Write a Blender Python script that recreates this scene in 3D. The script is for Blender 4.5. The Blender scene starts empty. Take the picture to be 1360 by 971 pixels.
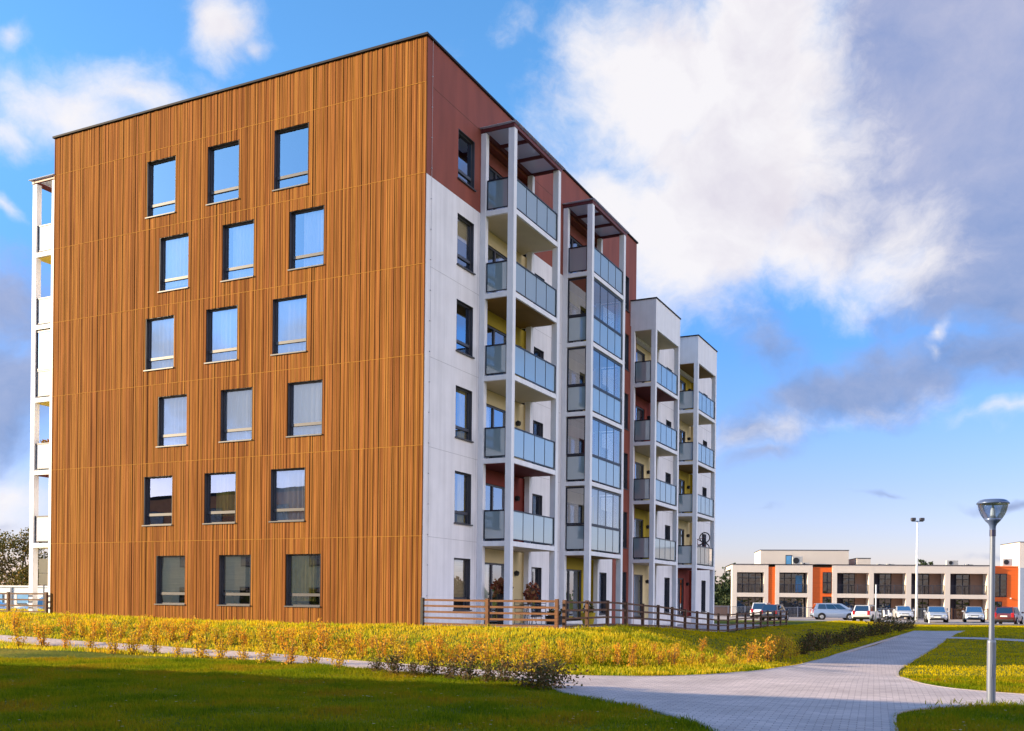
import bpy, bmesh, math, random
import numpy as np
from mathutils import Matrix, Vector
random.seed(7); rng = np.random.default_rng(7)
S = bpy.context.scene
COL = S.collection
R = math.radians
# ------------------------------------------------------------------ camera
F, ROLL, CYY, W_PX = 1323.2687, 0.0105, 795.39, 1360.0
HC = 1.75
cam_d = bpy.data.cameras.new('camera'); cam = bpy.data.objects.new('camera', cam_d); COL.objects.link(cam)
cam_d.sensor_width = 36; cam_d.lens = 36 * F / W_PX
cam_d.shift_y = (CYY - 485.5) / W_PX
cam_d.clip_end = 9000; cam_d.clip_start = .1
cam.matrix_world = Matrix.Translation((0, 0, HC)) @ Matrix.Rotation(R(90), 4, 'X') @ Matrix.Rotation(ROLL, 4, 'Z')
S.camera = cam
cr, sr = math.cos(ROLL), math.sin(ROLL)
def ray(px, py):
    dx, dy = px - 680, py - CYY
    return ((dx * cr + dy * sr) / F, 1.0, -(-dx * sr + dy * cr) / F)
def at(px, py, Y):
    r = ray(px, py); return Vector((r[0] * Y, Y, HC + r[2] * Y))
# ------------------------------------------------------------------ building frame and terrain
TH = 0.4553
CX, CY, ZB = -2.9467, 32.3449, 0.816
FL = 2.95
cT, sT = math.cos(TH), math.sin(TH)
def to_local(x, y):
    a, b = x - CX, y - CY
    return a * cT - b * sT, a * sT + b * cT
def sm(a, b, x):
    t = np.clip((x - a) / (b - a), 0, 1); return t * t * (3 - 2 * t)
def terrain(x, y):
    lx, ly = to_local(x, y)
    u = np.maximum(lx - 5.15, 0); v = np.maximum(-.35 - ly, 0)
    zt = ZB - .017 * np.clip(ly - 3, 0, 32) + .12 * sm(8, 18, -lx)
    d = np.sqrt(u * u + v * v) / 5.6
    w = np.clip(1 - d, 0, 1); z = zt * (w * w * (3 - 2 * w))
    z = z - .33 * sm(4, 11, x) * sm(21, 29, y) * (1 - sm(44, 62, y))
    z = z * (1 - sm(75, 95, y))
    return z + .025 * np.sin(x * .9 + 1.3) * np.sin(y * .7) * (1 - sm(60, 80, y))
def gp(px, py):
    r = ray(px, py); lo = None; Y = 5.0
    while Y < 400:
        z = HC + r[2] * Y
        if z < float(terrain(r[0] * Y, Y)):
            a, b = Y - .25, Y
            for _ in range(25):
                m = (a + b) / 2
                if HC + r[2] * m < float(terrain(r[0] * m, m)): b = m
                else: a = m
            return Vector((r[0] * b, b, HC + r[2] * b))
        Y += .25
    return at(px, py, 400)
# ------------------------------------------------------------------ mesh helpers
class MB:
    def __init__(s): s.v = []; s.f = []; s.m = []
    def face(s, pts, m=0):
        n = len(s.v); s.v += [tuple(p) for p in pts]; s.f.append(tuple(range(n, n + len(pts)))); s.m.append(m)
    def box(s, x0, x1, y0, y1, z0, z1, m=0):
        x0, x1 = min(x0, x1), max(x0, x1); y0, y1 = min(y0, y1), max(y0, y1); z0, z1 = min(z0, z1), max(z0, z1)
        n = len(s.v)
        s.v += [(x0, y0, z0), (x1, y0, z0), (x1, y1, z0), (x0, y1, z0), (x0, y0, z1), (x1, y0, z1), (x1, y1, z1), (x0, y1, z1)]
        for q in ((0, 3, 2, 1), (4, 5, 6, 7), (0, 1, 5, 4), (1, 2, 6, 5), (2, 3, 7, 6), (3, 0, 4, 7)):
            s.f.append(tuple(n + i for i in q)); s.m.append(m)
        return s
    def tube(s, p0, p1, r0, r1=None, n=8, m=0, caps=True):
        r1 = r0 if r1 is None else r1
        p0, p1 = Vector(p0), Vector(p1); d = (p1 - p0).normalized()
        a = d.orthogonal().normalized(); b = d.cross(a)
        k = len(s.v)
        for p, r in ((p0, r0), (p1, r1)):
            for i in range(n):
                t = 2 * math.pi * i / n; s.v.append(tuple(p + a * (r * math.cos(t)) + b * (r * math.sin(t))))
        for i in range(n):
            j = (i + 1) % n; s.f.append((k + i, k + j, k + n + j, k + n + i)); s.m.append(m)
        if caps:
            s.f.append(tuple(k + i for i in reversed(range(n)))); s.m.append(m)
            s.f.append(tuple(k + n + i for i in range(n))); s.m.append(m)
        return s
    def path(s, pts, r, n=6, m=0):
        for a, b in zip(pts, pts[1:]): s.tube(a, b, r, r, n, m)
        return s
    def lathe(s, prof, c=(0, 0, 0), n=24, m=0):
        k = len(s.v)
        for r, z in prof:
            for i in range(n):
                t = 2 * math.pi * i / n; s.v.append((c[0] + r * math.cos(t), c[1] + r * math.sin(t), c[2] + z))
        for a in range(len(prof) - 1):
            for i in range(n):
                j = (i + 1) % n
                s.f.append((k + a * n + i, k + a * n + j, k + (a + 1) * n + j, k + (a + 1) * n + i)); s.m.append(m)
        return s
    def torus(s, c, R_, r, ax, n=28, k=6, m=0):
        c = Vector(c); ax = Vector(ax).normalized(); a = ax.orthogonal().normalized(); b = ax.cross(a); st = len(s.v)
        for i in range(n):
            t = 2 * math.pi * i / n; d = a * math.cos(t) + b * math.sin(t)
            for j in range(k):
                u = 2 * math.pi * j / k; s.v.append(tuple(c + d * (R_ + r * math.cos(u)) + ax * (r * math.sin(u))))
        for i in range(n):
            for j in range(k):
                i2, j2 = (i + 1) % n, (j + 1) % k
                s.f.append((st + i * k + j, st + i2 * k + j, st + i2 * k + j2, st + i * k + j2)); s.m.append(m)
        return s
    def build(s, name, mats, parent=None, smooth=False, bevel=0):
        me = bpy.data.meshes.new(name); me.from_pydata(s.v, [], s.f)
        mats = mats if isinstance(mats, (list, tuple)) else [mats]
        for mt in mats: me.materials.append(mt)
        if len(mats) > 1: me.polygons.foreach_set('material_index', s.m)
        if smooth: me.polygons.foreach_set('use_smooth', [True] * len(s.f))
        me.update()
        o = bpy.data.objects.new(name, me); COL.objects.link(o)
        if parent is not None: o.parent = parent
        if bevel:
            b = o.modifiers.new('bevel', 'BEVEL'); b.width = bevel; b.segments = 2; b.limit_method = 'ANGLE'
        return o
def tag(o, label=None, cat=None, group=None, kind=None):
    for k, v in (('label', label), ('category', cat), ('group', group), ('kind', kind)):
        if v: o[k] = v
    return o
def thing(name, label, cat, loc=(0, 0, 0), rz=0, group=None):
    o = bpy.data.objects.new(name, None); COL.objects.link(o); o.location = loc; o.rotation_euler = (0, 0, rz)
    o.empty_display_size = .3
    return tag(o, label, cat, group)
KIDS = {}
def copy_tree(o, parent=None):
    c = o.copy(); COL.objects.link(c)
    if parent is not None: c.parent = parent
    for ch in [x for x in bpy.data.objects if x.parent == o]: copy_tree(ch, c)
    return c
# ------------------------------------------------------------------ materials
def newmat(name):
    m = bpy.data.materials.new(name); m.use_nodes = True
    nt = m.node_tree; return m, nt, nt.nodes['Principled BSDF']
def rgb(c): return (*c, 1)
def mat(name, c, rough=.6, var=.12, scale=3.0, bump=0, metal=0, spec=.5, coat=0, c2=None, detail=6, stretch=None, bscale=None):
    m, nt, p = newmat(name)
    tc = nt.nodes.new('ShaderNodeTexCoord'); nz = nt.nodes.new('ShaderNodeTexNoise')
    nz.inputs['Scale'].default_value = scale; nz.inputs['Detail'].default_value = detail
    src = tc.outputs['Object']
    if stretch:
        mp = nt.nodes.new('ShaderNodeMapping'); mp.inputs['Scale'].default_value = stretch
        nt.links.new(src, mp.inputs['Vector']); src = mp.outputs['Vector']
    nt.links.new(src, nz.inputs['Vector'])
    mx = nt.nodes.new('ShaderNodeMix'); mx.data_type = 'RGBA'
    a = tuple(max(0, x * (1 - var)) for x in c); b = c2 if c2 else tuple(min(1, x * (1 + var)) for x in c)
    mx.inputs[6].default_value = rgb(a); mx.inputs[7].default_value = rgb(b)
    rp = nt.nodes.new('ShaderNodeMapRange'); rp.inputs[1].default_value = .3; rp.inputs[2].default_value = .7
    nt.links.new(nz.outputs[0], rp.inputs[0]); nt.links.new(rp.outputs[0], mx.inputs[0])
    nt.links.new(mx.outputs[2], p.inputs['Base Color'])
    p.inputs['Roughness'].default_value = rough; p.inputs['Metallic'].default_value = metal
    p.inputs['Specular IOR Level'].default_value = spec
    if coat: p.inputs['Coat Weight'].default_value = coat; p.inputs['Coat Roughness'].default_value = .06
    if bump:
        bn = nt.nodes.new('ShaderNodeBump'); bn.inputs['Strength'].default_value = bump; bn.inputs['Distance'].default_value = .02
        n2 = nt.nodes.new('ShaderNodeTexNoise'); n2.inputs['Scale'].default_value = bscale or scale * 8; n2.inputs['Detail'].default_value = 4
        nt.links.new(src, n2.inputs['Vector']); nt.links.new(n2.outputs[0], bn.inputs['Height']); nt.links.new(bn.outputs[0], p.inputs['Normal'])
    return m
def weather(m, amount=.16, zscale=.12, low=.35):
    nt = m.node_tree; p = nt.nodes['Principled BSDF']; ln = p.inputs['Base Color'].links[0]; src = ln.from_socket
    tc = nt.nodes.new('ShaderNodeTexCoord'); mp = nt.nodes.new('ShaderNodeMapping'); mp.inputs['Scale'].default_value = (2.6, 2.6, zscale)
    nz = nt.nodes.new('ShaderNodeTexNoise'); nz.inputs['Scale'].default_value = 1.3; nz.inputs['Detail'].default_value = 8; nz.inputs['Roughness'].default_value = .65
    nt.links.new(tc.outputs['Object'], mp.inputs[0]); nt.links.new(mp.outputs[0], nz.inputs['Vector'])
    mr = nt.nodes.new('ShaderNodeMapRange'); mr.inputs[1].default_value = .42; mr.inputs[2].default_value = .72; mr.inputs[3].default_value = 1; mr.inputs[4].default_value = 1 - amount
    nt.links.new(nz.outputs[0], mr.inputs[0])
    mx = nt.nodes.new('ShaderNodeMix'); mx.data_type = 'RGBA'; mx.blend_type = 'MULTIPLY'; mx.inputs[0].default_value = 1
    nt.links.new(src, mx.inputs[6]); nt.links.new(mr.outputs[0], mx.inputs[7]); nt.links.new(mx.outputs[2], p.inputs['Base Color'])
def island_mat(name, cols, rough=.7, trans=0, tcol=None, grain=None, spec=.3, patch=None, attr=None):
    """colour picked per mesh island (leaf, blade or batten)"""
    m, nt, p = newmat(name)
    g = nt.nodes.new('ShaderNodeNewGeometry'); cr_ = nt.nodes.new('ShaderNodeValToRGB')
    el = cr_.color_ramp.elements
    el[0].color = rgb(cols[0]); el[1].color = rgb(cols[-1])
    for i, c in enumerate(cols[1:-1]): e = el.new((i + 1) / (len(cols) - 1)); e.color = rgb(c)
    fac = g.outputs['Random Per Island']
    if attr:
        an = nt.nodes.new('ShaderNodeAttribute'); an.attribute_name = attr; fac = an.outputs['Fac']
    tc = nt.nodes.new('ShaderNodeTexCoord')
    if patch:
        nz = nt.nodes.new('ShaderNodeTexNoise'); nz.inputs['Scale'].default_value = patch; nz.inputs['Detail'].default_value = 4
        nt.links.new(tc.outputs['Object'], nz.inputs['Vector'])
        rp = nt.nodes.new('ShaderNodeMapRange'); rp.inputs[1].default_value = .34; rp.inputs[2].default_value = .66
        nt.links.new(nz.outputs[0], rp.inputs[0])
        a = nt.nodes.new('ShaderNodeMath'); a.operation = 'MULTIPLY_ADD'; a.inputs[1].default_value = .36
        b = nt.nodes.new('ShaderNodeMath'); b.operation = 'MULTIPLY'; b.inputs[1].default_value = .64
        nt.links.new(rp.outputs[0], b.inputs[0]); nt.links.new(fac, a.inputs[0]); nt.links.new(b.outputs[0], a.inputs[2]); fac = a.outputs[0]
    nt.links.new(fac, cr_.inputs[0])
    col = cr_.outputs[0]
    if grain:
        mp = nt.nodes.new('ShaderNodeMapping'); mp.inputs['Scale'].default_value = grain
        nz = nt.nodes.new('ShaderNodeTexNoise'); nz.inputs['Scale'].default_value = 1; nz.inputs['Detail'].default_value = 6
        nt.links.new(tc.outputs['Object'], mp.inputs[0]); nt.links.new(mp.outputs[0], nz.inputs['Vector'])
        rp = nt.nodes.new('ShaderNodeMapRange'); rp.inputs[1].default_value = .3; rp.inputs[2].default_value = .7; rp.inputs[3].default_value = .74; rp.inputs[4].default_value = 1.16
        nt.links.new(nz.outputs[0], rp.inputs[0])
        mx = nt.nodes.new('ShaderNodeMix'); mx.data_type = 'RGBA'; mx.blend_type = 'MULTIPLY'; mx.inputs[0].default_value = 1
        nt.links.new(col, mx.inputs[6]); nt.links.new(rp.outputs[0], mx.inputs[7]); col = mx.outputs[2]
    nt.links.new(col, p.inputs['Base Color']); p.inputs['Roughness'].default_value = rough; p.inputs['Specular IOR Level'].default_value = spec
    if trans:
        t = nt.nodes.new('ShaderNodeBsdfTranslucent'); ms = nt.nodes.new('ShaderNodeMixShader'); ms.inputs[0].default_value = trans
        nt.links.new(col, t.inputs[0])
        out = nt.nodes['Material Output']; nt.links.new(p.outputs[0], ms.inputs[1]); nt.links.new(t.outputs[0], ms.inputs[2]); nt.links.new(ms.outputs[0], out.inputs[0])
    return m
def glass_mat(name, tint=(.55, .6, .62), gl=.5, edge=.9, rough=.0, wave=.15, gcol=(1, 1, 1), wscale=.9):
    m, nt, p = newmat(name); nt.nodes.remove(p)
    tr = nt.nodes.new('ShaderNodeBsdfTransparent'); tr.inputs[0].default_value = rgb(tint)
    g = nt.nodes.new('ShaderNodeBsdfGlossy'); g.inputs['Roughness'].default_value = rough; g.inputs[0].default_value = rgb(gcol)
    lw = nt.nodes.new('ShaderNodeLayerWeight'); lw.inputs[0].default_value = .35
    mr = nt.nodes.new('ShaderNodeMapRange'); mr.inputs[3].default_value = gl; mr.inputs[4].default_value = edge
    nt.links.new(lw.outputs['Fresnel'], mr.inputs[0])
    ms = nt.nodes.new('ShaderNodeMixShader'); nt.links.new(mr.outputs[0], ms.inputs[0])
    nt.links.new(tr.outputs[0], ms.inputs[1]); nt.links.new(g.outputs[0], ms.inputs[2])
    if wave:
        tc = nt.nodes.new('ShaderNodeTexCoord'); nz = nt.nodes.new('ShaderNodeTexNoise'); nz.inputs['Scale'].default_value = wscale; nz.inputs['Detail'].default_value = 1
        bn = nt.nodes.new('ShaderNodeBump'); bn.inputs['Strength'].default_value = wave; bn.inputs['Distance'].default_value = .03
        nt.links.new(tc.outputs['Object'], nz.inputs['Vector']); nt.links.new(nz.outputs[0], bn.inputs['Height']); nt.links.new(bn.outputs[0], g.inputs['Normal'])
    nt.links.new(ms.outputs[0], nt.nodes['Material Output'].inputs[0])
    return m
def frosted_mat(name, c, gl=.25, trans=.45):
    m, nt, p = newmat(name)
    p.inputs['Base Color'].default_value = rgb(c); p.inputs['Roughness'].default_value = .5
    t = nt.nodes.new('ShaderNodeBsdfTranslucent'); t.inputs[0].default_value = rgb(c)
    m1 = nt.nodes.new('ShaderNodeMixShader'); m1.inputs[0].default_value = trans
    g = nt.nodes.new('ShaderNodeBsdfGlossy'); g.inputs['Roughness'].default_value = .04
    lw = nt.nodes.new('ShaderNodeLayerWeight'); lw.inputs[0].default_value = .4
    mr = nt.nodes.new('ShaderNodeMapRange'); mr.inputs[3].default_value = gl; mr.inputs[4].default_value = .9
    nt.links.new(lw.outputs['Fresnel'], mr.inputs[0])
    m2 = nt.nodes.new('ShaderNodeMixShader'); nt.links.new(mr.outputs[0], m2.inputs[0])
    nt.links.new(p.outputs[0], m1.inputs[1]); nt.links.new(t.outputs[0], m1.inputs[2])
    nt.links.new(m1.outputs[0], m2.inputs[1]); nt.links.new(g.outputs[0], m2.inputs[2])
    nt.links.new(m2.outputs[0], nt.nodes['Material Output'].inputs[0])
    return m
M = {}
M['wood'] = island_mat('wood_battens', [(.17, .061, .018), (.265, .112, .024), (.31, .120, .034), (.21, .076, .021), (.345, .152, .036), (.27, .100, .032)], spec=.06, rough=.85, grain=(9, 9, .5), attr='board')
M['wood_back'] = mat('wood_backing', (.10, .035, .012), .8)
M['flash'] = mat('joint_flashing', (.46, .22, .045), .8, spec=.05)
M['white'] = mat('white_render', (.80, .775, .785), .75, .05, 1.2, bump=.08, bscale=60)
M['white2'] = mat('white_column_paint', (.82, .81, .82), .6, .04, 2, bump=.05, bscale=50)
weather(M['white'], .15); weather(M['white2'], .12)
M['joint'] = mat('panel_joint', (.50, .48, .49), .8)
M['red'] = mat('red_brown_render', (.235, .054, .032), .75, .16, 1.0, bump=.1, bscale=60, stretch=(1.6, 1.6, .35))
M['coping'] = mat('dark_coping', (.022, .018, .022), .7, spec=.2)
M['roof'] = mat('roof_felt', (.08, .08, .085), .9)
M['frame'] = mat('window_frame_grey', (.055, .052, .062), .4, .1)
M['frameb'] = mat('railing_dark_metal', (.022, .022, .032), .4, .1, metal=.4)
M['pane'] = glass_mat('window_glass', (.9, .91, .92), .36, .95, wave=.06, gcol=(.74, .84, 1.0))
M['pane_r'] = glass_mat('glazing_glass', (.62, .66, .70), .28, .9, wave=.04)
M['frost'] = frosted_mat('frosted_railing_glass', (.34, .46, .51), .22, .30)
M['frostw'] = frosted_mat('white_frosted_panel', (.50, .49, .47), .05, .25)
M['lemon'] = mat('lemon_render', (.82, .58, .10), .8, .04, 2)
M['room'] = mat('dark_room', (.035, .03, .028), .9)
M['curtain'] = mat('net_curtain', (.88, .87, .85), .9, .08, 4, stretch=(14, 14, .6))
M['curtain_y'] = mat('yellow_curtain', (.62, .50, .10), .9, .25, 4, stretch=(9, 9, .8))
M['blind'] = mat('beige_blind', (.72, .60, .38), .9, .2, 2, stretch=(.4, .4, 30))
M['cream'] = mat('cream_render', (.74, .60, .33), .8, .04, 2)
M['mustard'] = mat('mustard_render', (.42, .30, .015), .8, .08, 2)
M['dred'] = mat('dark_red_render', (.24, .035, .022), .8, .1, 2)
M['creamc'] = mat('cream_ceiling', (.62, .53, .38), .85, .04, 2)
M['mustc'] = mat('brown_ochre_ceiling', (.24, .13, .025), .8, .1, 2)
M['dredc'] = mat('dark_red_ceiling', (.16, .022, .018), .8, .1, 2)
M['beam'] = mat('red_brown_beam', (.13, .022, .022), .5, .1)
M['canopy'] = frosted_mat('canopy_sheet', (.82, .79, .81), .04, .62)
M['fwood'] = mat('fence_timber', (.15, .056, .016), .75, .25, 4, stretch=(1, 1, 6), bump=.2)
M['fwood2'] = mat('fence_timber_dark', (.10, .045, .022), .8, .3, 4, bump=.2)
M['black'] = mat('black_metal', (.015, .015, .018), .45)
M['galv'] = mat('galvanised_steel', (.15, .17, .225), .42, .12, 5, metal=.3, stretch=(3, 3, .5))
M['lampgrey'] = mat('lamp_cap_blue_grey', (.09, .13, .24), .3, .1, metal=.3)
M['lampglass'] = glass_mat('lantern_glass', (.66, .74, .86), .22, .8, rough=.15, wave=0)
M['whitep'] = mat('white_paint', (.78, .78, .78), .4)
M['darkcol'] = mat('dark_collar', (.02, .02, .06), .4)
M['bark'] = mat('bark', (.085, .055, .035), .9, .3, 6, bump=.4)
M['stem'] = mat('shrub_stem', (.13, .07, .03), .9)
# ground stuffs
def ground_mat():
    m, nt, p = newmat('lawn_soil')
    tc = nt.nodes.new('ShaderNodeTexCoord')
    n1 = nt.nodes.new('ShaderNodeTexNoise'); n1.inputs['Scale'].default_value = .35; n1.inputs['Detail'].default_value = 8
    n2 = nt.nodes.new('ShaderNodeTexNoise'); n2.inputs['Scale'].default_value = 9; n2.inputs['Detail'].default_value = 8
    for n in (n1, n2): nt.links.new(tc.outputs['Object'], n.inputs['Vector'])
    r = nt.nodes.new('ShaderNodeValToRGB'); e = r.color_ramp.elements
    e[0].position = .3; e[0].color = (.055, .09, .006, 1); e[1].position = .7; e[1].color = (.22, .18, .014, 1)
    x = e.new(.5); x.color = (.14, .15, .010, 1)
    nt.links.new(n1.outputs[0], r.inputs[0])
    mx = nt.nodes.new('ShaderNodeMix'); mx.data_type = 'RGBA'; mx.blend_type = 'MULTIPLY'; mx.inputs[0].default_value = .8
    r2 = nt.nodes.new('ShaderNodeMapRange'); r2.inputs[1].default_value = .3; r2.inputs[2].default_value = .7; r2.inputs[3].default_value = .5; r2.inputs[4].default_value = 1.35
    nt.links.new(n2.outputs[0], r2.inputs[0]); nt.links.new(r.outputs[0], mx.inputs[6]); nt.links.new(r2.outputs[0], mx.inputs[7])
    nt.links.new(mx.outputs[2], p.inputs['Base Color']); p.inputs['Roughness'].default_value = .95; p.inputs['Specular IOR Level'].default_value = .1
    bn = nt.nodes.new('ShaderNodeBump'); bn.inputs['Strength'].default_value = .9; bn.inputs['Distance'].default_value = .12
    nt.links.new(n2.outputs[0], bn.inputs['Height']); nt.links.new(bn.outputs[0], p.inputs['Normal'])
    return m
def paving_mat():
    m, nt, p = newmat('block_paving')
    tc = nt.nodes.new('ShaderNodeTexCoord'); mp = nt.nodes.new('ShaderNodeMapping'); mp.inputs['Rotation'].default_value = (0, 0, R(20))
    b = nt.nodes.new('ShaderNodeTexBrick'); b.inputs['Scale'].default_value = 1.0
    b.inputs['Brick Width'].default_value = .22; b.inputs['Row Height'].default_value = .11; b.inputs['Mortar Size'].default_value = .008; b.inputs['Mortar Smooth'].default_value = .3
    b.inputs['Color1'].default_value = (.55, .455, .44, 1); b.inputs['Color2'].default_value = (.42, .35, .35, 1); b.inputs['Mortar'].default_value = (.24, .20, .20, 1); b.inputs['Bias'].default_value = 0
    nt.links.new(tc.outputs['Object'], mp.inputs[0]); nt.links.new(mp.outputs[0], b.inputs['Vector'])
    n = nt.nodes.new('ShaderNodeTexNoise'); n.inputs['Scale'].default_value = .6; n.inputs['Detail'].default_value = 8
    nt.links.new(tc.outputs['Object'], n.inputs['Vector'])
    r2 = nt.nodes.new('ShaderNodeMapRange'); r2.inputs[1].default_value = .3; r2.inputs[2].default_value = .7; r2.inputs[3].default_value = .8; r2.inputs[4].default_value = 1.15
    nt.links.new(n.outputs[0], r2.inputs[0])
    mx = nt.nodes.new('ShaderNodeMix'); mx.data_type = 'RGBA'; mx.blend_type = 'MULTIPLY'; mx.inputs[0].default_value = 1
    nt.links.new(b.outputs[0], mx.inputs[6]); nt.links.new(r2.outputs[0], mx.inputs[7]); nt.links.new(mx.outputs[2], p.inputs['Base Color'])
    p.inputs['Roughness'].default_value = .8
    bn = nt.nodes.new('ShaderNodeBump'); bn.inputs['Strength'].default_value = .5; bn.inputs['Distance'].default_value = .01; bn.invert = True
    nt.links.new(b.outputs['Fac'], bn.inputs['Height']); nt.links.new(bn.outputs[0], p.inputs['Normal'])
    return m
M['ground'] = ground_mat(); M['paving'] = paving_mat()
M['kerb'] = mat('concrete_kerb', (.34, .29, .28), .85, .15, 4)
M['park'] = mat('pale_parking_paving', (.36, .30, .27), .85, .18, .8, bump=.1)
M['lawn'] = island_mat('lawn_blades', [(.065, .115, .003), (.125, .175, .004), (.20, .215, .005), (.28, .21, .007), (.27, .145, .014)], .85, .45, spec=.03, patch=.55)
M['meadow'] = island_mat('slope_blades', [(.17, .24, .006), (.38, .40, .008), (.62, .50, .009), (.74, .49, .011), (.68, .36, .015)], .6, .5, patch=.7)
M['olive'] = island_mat('dry_lawn_blades', [(.24, .20, .003), (.44, .34, .004), (.64, .48, .005), (.46, .27, .010)], .8, .45, spec=.03, patch=.6)
M['yleaf'] = island_mat('autumn_shrub_leaf', [(.50, .40, .015), (.66, .46, .018), (.70, .42, .02), (.66, .32, .02), (.52, .44, .015)], .6, .5)
M['oleaf'] = island_mat('orange_shrub_leaf', [(.66, .42, .02), (.72, .36, .02), (.66, .26, .02), (.60, .42, .02)], .6, .5)
M['dleaf'] = island_mat('dark_shrub_leaf', [(.035, .045, .010), (.07, .075, .014), (.11, .085, .02), (.16, .07, .025), (.09, .06, .02)], .6, .3)
M['rleaf'] = island_mat('red_plant_leaf', [(.16, .03, .02), (.28, .07, .03), (.30, .16, .05), (.22, .05, .04)], .6, .3)
M['tleaf'] = island_mat('tree_leaf', [(.05, .065, .015), (.09, .09, .02), (.14, .11, .02), (.20, .12, .02)], .6, .3)
M['cleaf'] = island_mat('conifer_leaf', [(.018, .035, .012), (.03, .05, .018), (.05, .065, .02)], .7, .15)
M['oblf'] = island_mat('hedge_leaf', [(.12, .11, .015), (.25, .16, .02), (.35, .16, .02), (.18, .14, .02)], .6, .3)
# ------------------------------------------------------------------ ground
def axis(segs):
    out = []
    for a, b, st in segs: out += list(np.arange(a, b, st))
    return np.array(out + [segs[-1][1]])
gx = axis([(-3000, -300, 300), (-300, -60, 20), (-60, -26, 2), (-26, 42, .5), (42, 100, 2), (100, 300, 20), (300, 3000, 300)])
gy = axis([(-300, -20, 20), (-20, 8, 2), (8, 72, .5), (72, 140, 2), (140, 400, 20), (400, 4000, 300)])
XX, YY = np.meshgrid(gx, gy); ZZ = terrain(XX, YY)
nx, ny = len(gx), len(gy)
vv = np.stack([XX.ravel(), YY.ravel(), ZZ.ravel()], 1)
ii = (np.arange(ny - 1)[:, None] * nx + np.arange(nx - 1)[None, :]).ravel()
ff = np.stack([ii, ii + 1, ii + nx + 1, ii + nx], 1)
def np_mesh(name, v, f, mats, parent=None, smooth=True):
    me = bpy.data.meshes.new(name); k = f.shape[1]
    me.vertices.add(len(v)); me.vertices.foreach_set('co', np.ascontiguousarray(v, np.float32).ravel())
    me.loops.add(f.size); me.loops.foreach_set('vertex_index', np.ascontiguousarray(f, np.int32).ravel())
    me.polygons.add(len(f)); me.polygons.foreach_set('loop_start', np.arange(0, f.size, k, dtype=np.int32))
    me.materials.append(mats); me.update(calc_edges=True); me.validate()
    if smooth: me.polygons.foreach_set('use_smooth', [True] * len(me.polygons))
    o = bpy.data.objects.new(name, me); COL.objects.link(o)
    if parent is not None: o.parent = parent
    return o
tag(np_mesh('ground', vv, ff, M['ground']), kind='structure')
def drape(name, poly, material, dz, step=.5, thick=None):
    bm = bmesh.new(); vs = [bm.verts.new((p[0], p[1], 0)) for p in poly]; bm.faces.new(vs)
    bmesh.ops.triangulate(bm, faces=bm.faces[:])
    xs = [p[0] for p in poly]; ys = [p[1] for p in poly]
    for ax, lo, hi in ((0, min(xs), max(xs)), (1, min(ys), max(ys))):
        for t in np.arange(math.floor(lo / step) * step, hi, step):
            n = (1, 0, 0) if ax == 0 else (0, 1, 0); c = (t, 0, 0) if ax == 0 else (0, t, 0)
            bmesh.ops.bisect_plane(bm, geom=bm.verts[:] + bm.edges[:] + bm.faces[:], plane_co=c, plane_no=n, dist=1e-5)
    for v in bm.verts: v.co.z = float(terrain(v.co.x, v.co.y)) + dz
    bmesh.ops.recalc_face_normals(bm, faces=bm.faces[:])
    if sum(f.normal.z for f in bm.faces) < 0: bmesh.ops.reverse_faces(bm, faces=bm.faces[:])
    me = bpy.data.meshes.new(name); bm.to_mesh(me); bm.free(); me.materials.append(material)
    o = bpy.data.objects.new(name, me); COL.objects.link(o); return tag(o, kind='structure')
def smooth_line(pts, it=2):
    for _ in range(it):
        q = [pts[0]]
        for a, b in zip(pts, pts[1:]):
            q += [(.75 * a[0] + .25 * b[0], .75 * a[1] + .25 * b[1]), (.25 * a[0] + .75 * b[0], .25 * a[1] + .75 * b[1])]
        pts = q + [pts[-1]]
    return pts
G2 = lambda l: [tuple(gp(*p)[:2]) for p in l]
strip_c = [(-60, 845), (-20, 847), (38, 851), (123, 857.5), (182, 861), (323, 870.5), (368, 874.5), (429, 879), (499, 885), (575, 891), (648, 896), (694, 898.5)]
up = [(x, y - 3.6 - .0015 * x) for x, y in strip_c] + [(760, 898.5), (820, 899.5)]
edge_up = smooth_line(G2(up + [(890, 899.5), (960, 897), (1020, 891), (1060, 884), (1110, 870)]), 2) + G2([(1215, 838.3)])
edge_r = G2([(1281, 838.3)]) + smooth_line(G2([(1255, 850), (1222, 872), (1195, 888), (1190, 896), (1207, 906), (1250, 914.5), (1310, 920), (1380, 925), (1430, 928)]), 2)
edge_lo = smooth_line(G2([(1430, 938.5), (1360, 937.5), (1290, 938), (1225, 942), (1190, 947), (1186, 956), (1192, 985)]), 2)
edge_l = smooth_line(G2([(975, 985), (950, 971), (905, 955), (850, 940), (790, 929), (750, 921), (720, 911), (694, 904.5)] + [(x, y + 4 + .0015 * x) for x, y in reversed(strip_c[:-1])]), 1)
pave_poly = edge_up + edge_r + edge_lo + edge_l
drape('paved_path', pave_poly, M['paving'], .022)
thin_poly = G2([(1262, 846.5), (1300, 847.3), (1360, 850), (1430, 853.5), (1430, 856.5), (1360, 852.8), (1300, 849.8), (1258, 848.5)])
drape('side_path', thin_poly, M['paving'], .026)
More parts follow.
